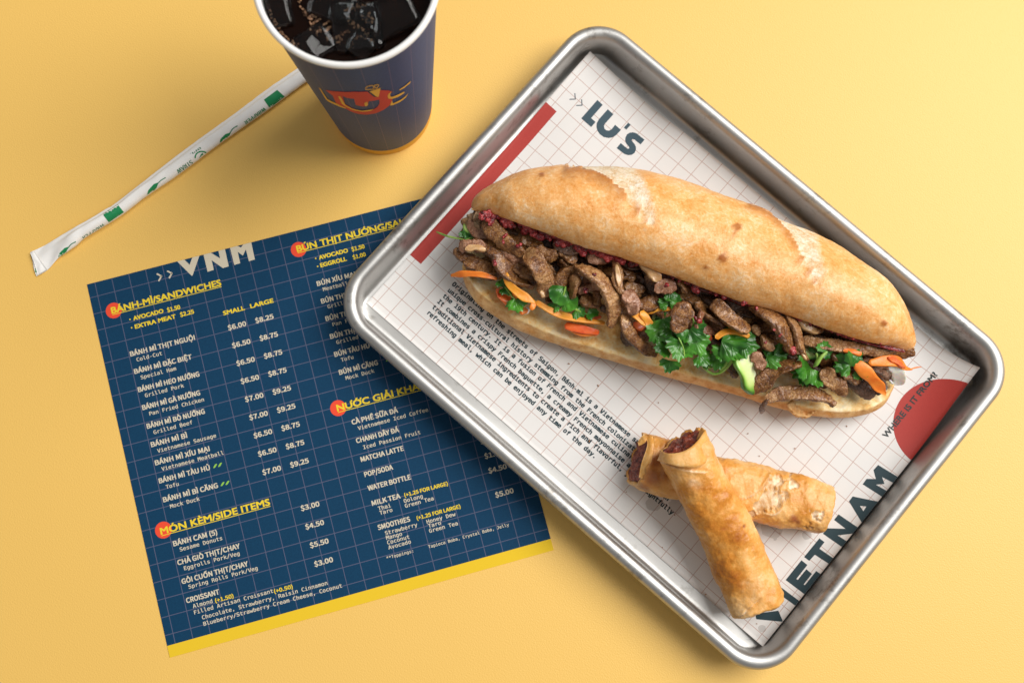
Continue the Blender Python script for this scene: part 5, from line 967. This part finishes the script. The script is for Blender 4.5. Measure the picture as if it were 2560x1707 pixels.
def ice(x, y, w, d, rot, zt, lab, tilt=(0, 0)):
    c = un(*cp('H', x, y), ZC + zt); bm = bmesh.new(); bmesh.ops.create_cube(bm, size=1.0); bmesh.ops.scale(bm, vec=(w, d, 16), verts=bm.verts); bmesh.ops.bevel(bm, geom=bm.edges[:], offset=4.2, segments=5, affect='EDGES', profile=0.6)
    bmesh.ops.subdivide_edges(bm, edges=[e for e in bm.edges if e.calc_length() > 4], cuts=5, use_grid_fill=True)
    Mx = Matrix.Rotation(rot, 3, 'Z') @ Matrix.Rotation(tilt[0], 3, 'X') @ Matrix.Rotation(tilt[1], 3, 'Y'); V = []
    for v in bm.verts:
        p = Vector(v.co) * (1 + 0.10 * noise.noise(Vector(v.co) * 0.12 + Vector((x, y, 0)))) ; p = Mx @ p; X, Y, Z_ = c[0] + p.x, c[1] + p.y, c[2] - 5.0 + p.z; dd = math.hypot(X - CX, Y - CY); k = min(1.0, (cone_r(Z_) - 2.2) / dd); V.append((CX + (X - CX) * k, CY + (Y - CY) * k, Z_))
    bm.verts.index_update(); F = [tuple(v.index for v in f.verts) for f in bm.faces]; bm.free(); mesh('ice_cube', V, F, ICE, None, label=lab, category='ice cube', group='ice cubes in the cola')
ice(1750, 170, 25, 20, 0.5, 3.0, 'large ice cube at the right side of the cola, catching bright reflections', (0.12, -0.16)); ice(1050, 20, 22, 20, -0.3, 1.6, 'ice cube in the upper middle of the cola, cut by the top of the picture', (-0.1, 0.1))
ice(1330, 330, 24, 24, 0.15, 1.2, 'ice cube in the middle of the cola ringed by bubbles', (0.06, 0.05)); ice(770, 560, 22, 16, 0.7, 1.4, 'ice cube against the lower left rim of the cola', (0.15, 0.1)); ice(350, 60, 14, 22, 0.2, 2.0, 'ice sliver against the left wall of the cup', (0.2, -0.1))
ice(1390, 560, 13, 13, 0.9, 0.6, 'small round ice piece near the front rim of the cola', (0.1, 0.0))
BUB = mat('tan bubbles', (0.52, 0.27, 0.14), 0.15, spec=0.7, sss=0.1); rr = random.Random(8); bm = bmesh.new()
paths = [([(640, 70), (700, 160), (760, 240), (830, 300), (850, 230), (770, 170)], 42, 1.0), ([(760, 330), (780, 380)], 6, 1.0), ([(900, 330), (960, 290), (1010, 240)], 12, 0.8), ([(930, 390), (980, 370), (1000, 340)], 10, 1.0), ([(1200, 150), (1300, 110), (1420, 90), (1490, 75)], 46, 0.55), ([(1240, 270), (1330, 330), (1400, 390), (1470, 450)], 40, 0.7),
         ([(1120, 540), (1130, 470), (1160, 430), (1240, 410)], 26, 0.6), ([(960, 480), (1060, 470), (1120, 440)], 24, 0.5), ([(1500, 180), (1520, 260), (1530, 330)], 18, 0.8), ([(1380, 200), (1460, 260), (1500, 300)], 30, 0.5), ([(1270, 580), (1300, 520), (1380, 470), (1480, 480), (1530, 530)], 60, 0.45), ([(230, 120), (260, 250), (340, 360), (440, 450), (560, 540)], 70, 0.6), ([(860, 440), (850, 400), (900, 360)], 18, 0.6), ([(620, 20), (660, 10)], 6, 0.7), ([(540, 540), (640, 600)], 16, 0.5)]
for L, n_, s_ in paths:
    Q = sp_(L, 100)
    for k in range(n_):
        q = Q[rr.randrange(100)] + np.array([rr.gauss(0, 14), rr.gauss(0, 14)]); r = s_ * rr.uniform(0.25, 0.9) * 0.55; p = un(*cp('H', *q), ZC + 0.9 + r * 0.4); dd = math.hypot(p[0] - CX, p[1] - CY); sc_ = min(1.0, (Rr - 1.2 - 1.5 * rr.random()) / dd); p[0] = CX + (p[0] - CX) * sc_; p[1] = CY + (p[1] - CY) * sc_; bmesh.ops.create_icosphere(bm, subdivisions=1 if r < 0.4 else 2, radius=r, matrix=Matrix.Translation(p.tolist()))
bm.verts.index_update(); V = [tuple(v.co) for v in bm.verts]; F = [tuple(v.index for v in f.verts) for f in bm.faces]; bm.free(); mesh('bubbles', V, F, BUB, drink, kind='stuff')

# ================================================================== straw in its paper wrapper
SPW = mat('white straw wrapper paper', (0.86, 0.84, 0.81), 0.6, spec=0.25, sss=0.08, sssr=(1, 0.9, 0.8), ssss=0.002); t = NT(SPW); t.link(t.bump(t.noise(t.mp(t.co(), (1, 1, 1), (0, 0, 0)), 300, 3, 0.6), 0.12, 0.0005), t.b.inputs['Normal'])
GREEN = mat('green wrapper ink', (0.012, 0.24, 0.085), 0.5, spec=0.3); GREEN2 = mat('grey green ink', (0.06, 0.22, 0.12), 0.55, spec=0.3)
straw = thing('wrapped_straw', un(420, 400, 0).tolist(), 'straw in a white paper wrapper printed in green, one end tucked behind the cup', 'straw')
sL = [(108, 932), (400, 790), (620, 660), (900, 490), (1180, 335), (1480, 150), (1660, 40)]      # crop K: upper edge of the flat end
a_up = [cp('K', x, y) for x, y in sL] + [cp('Q', 1120, 660), cp('Q', 1500, 385), cp('Q', 1740, 205), cp('Q', 1960, 55)] + [(830, 113), (900, 70)]
a_lo = [cp('K', x, y) for x, y in [(225, 1360), (420, 1245), (620, 1030), (900, 830), (1080, 670), (1500, 415), (1790, 225)]] + [cp('Q', 870, 970), cp('Q', 1100, 815), cp('Q', 1400, 590), cp('Q', 1750, 345), cp('Q', 2020, 150)] + [(852, 155), (920, 110)]
n = 160; A, B = (lambda L: spline(np.array(L, float), n))(a_up), (lambda L: spline(np.array(L, float), n))(a_lo); nc = 40; V = np.zeros((n, nc, 3))
for i in range(n):
    f = i / (n - 1); body = sm((f - 0.02) / 0.12); rz = 0.35 + 3.5 * body; zc_ = rz + 0.1; a, b = un(*A[i], zc_), un(*B[i], zc_); c = (a + b) / 2; h = (b - a) / 2
    for j in range(nc):
        t_ = 2 * pi * j / nc; x, y = cos(t_), sin(t_); fl = 2.2; x = abs(x) ** (2 / fl) * np.sign(x); y = abs(y) ** (2 / fl) * np.sign(y)
        z = zc_ + rz * y * (1 - 0.62 * sm((-x - 0.15) / 0.5) * (y > 0)) * (1 + 0.14 * noise.noise(Vector((f * 30, x, 0)))) + 0.5 * (y > 0) * (1 - body) * math.sin(x * 3 + f * 60)
        V[i, j] = c + h * x * (1 + 0.03 * noise.noise(Vector((f * 60, 3, x)))) ; V[i, j, 2] = max(0.06, z)
mesh('wrapper', V.reshape(-1, 3), grid_faces(n, nc, close_m=True) + [tuple(range(nc)), tuple((n - 1) * nc + j for j in reversed(range(nc)))], SPW, straw)
from mathutils.bvhtree import BVHTree
bv = BVHTree.FromPolygons([tuple(v) for v in V.reshape(-1, 3)], grid_faces(n, nc, close_m=True))
def on_straw(V2, F, m, name, dz=0.09):
    """V2 in picture pixels, laid on the wrapper's surface"""
    V2, F = cut_flat(np.asarray(V2), F, 4.0); o = Vector((0, 0, CH)); V3 = []; ok = []
    for x, y in V2:
        d = Vector((CR @ np.array([(x - 1280) / FPX, -(y - 853.5) / FPX, -1.0])).tolist()).normalized(); h = bv.ray_cast(o, d); ok.append(h[0] is not None); V3.append(tuple((h[0] + h[1].normalized() * dz) if h[1].z > 0 else h[0] - h[1].normalized() * dz) if h[0] is not None else (0, 0, 0))
    V3 = np.array(V3); F = [f for f in F if all(ok[i] for i in f)]; F = up_faces(V3, F)
    if F: mesh(name, V3, F, m, straw, smooth=False)
def s_poly(L, crop, m, name): V2, F = poly_flat([[cp(crop, x, y) for x, y in L]]); on_straw(V2, F, m, name)
def s_text(s, p0, p1, cap, m=GREEN2):
    V2, F = text_curve(s, None, 0.0); a, b = np.array(cp('Q', *p0)), np.array(cp('Q', *p1)); e = b - a; L_ = np.linalg.norm(e); e /= L_; nrm = np.array([e[1], -e[0]]) ; k = cap / CAPH[None]; kx = L_ / np.ptp(V2[:, 0]); x0 = V2[:, 0].min()
    W2 = []; FF = []
    for q, dd in enumerate((-0.5, 0.0, 0.5)):
        W2.append(a + ((V2[:, :1] - x0) * kx + dd) * e + V2[:, 1:2] * k * nrm); FF.append([tuple(i + q * len(V2) for i in f) for f in F])
    for q in range(3): on_straw(W2[q], F, m, 'printed_word', 0.08 + 0.02 * q)
s_poly([(560, 1100), (668, 1030), (712, 1085), (605, 1158)], 'Q', GREEN, 'green_block'); s_poly([(1710, 285), (1805, 215), (1858, 262), (1752, 345)], 'Q', GREEN, 'green_block')
s_text('WRAPPER', (565, 1165), (412, 1262), 10); s_text('WRAPPER', (1712, 338), (1568, 440), 10, GREEN); s_text('STRAW', (1190, 712), (1085, 785), 11); s_text('BPI.', (1255, 622), (1185, 668), 5)
for P_, st_ in (([(875, 968), (885, 930), (925, 885), (962, 872), (945, 910), (915, 945)], [(950, 885), (975, 860), (1010, 838)]), ([(1392, 597), (1400, 565), (1435, 530), (1475, 517), (1460, 548), (1430, 575)], [(1468, 520), (1490, 490), (1522, 470)]), ([(243, 1405), (255, 1375), (290, 1340), (322, 1330), (300, 1368), (270, 1392)], [(315, 1340), (335, 1315), (370, 1295)])):
    s_poly(P_, 'Q', GREEN, 'printed_leaf'); s_poly(thick(sp_(st_, 12), 7).tolist(), 'Q', GREEN2, 'printed_leaf_stalk')
a_ = np.linspace(pi * 0.95, pi * 2.1, 30); s_poly(thick([(1268 + 48 * cos(t_), 695 + 42 * sin(t_)) for t_ in a_], 9).tolist(), 'Q', GREEN, 'printed_ring'); s_poly([(1240, 715), (1262, 672), (1275, 662), (1280, 690), (1262, 708)], 'Q', GREEN, 'printed_mark')
s_poly([(70, 1490), (95, 1478), (130, 1490), (160, 1505), (120, 1512), (95, 1525), (72, 1515)], 'Q', GREEN, 'printed_mark'); s_text('BI', (118, 1470), (92, 1482), 9)
# folded strip closing the end of the wrapper
flap(straw, ([(108, 935, 2.4), (170, 1090, 2.3), (245, 1345, 1.6)], [(185, 925, 2.2), (290, 1080, 2.1), (410, 1240, 1.4)]), 'K', 0, SPW, 0.3, name='folded_end', th=0.25, seed=2)
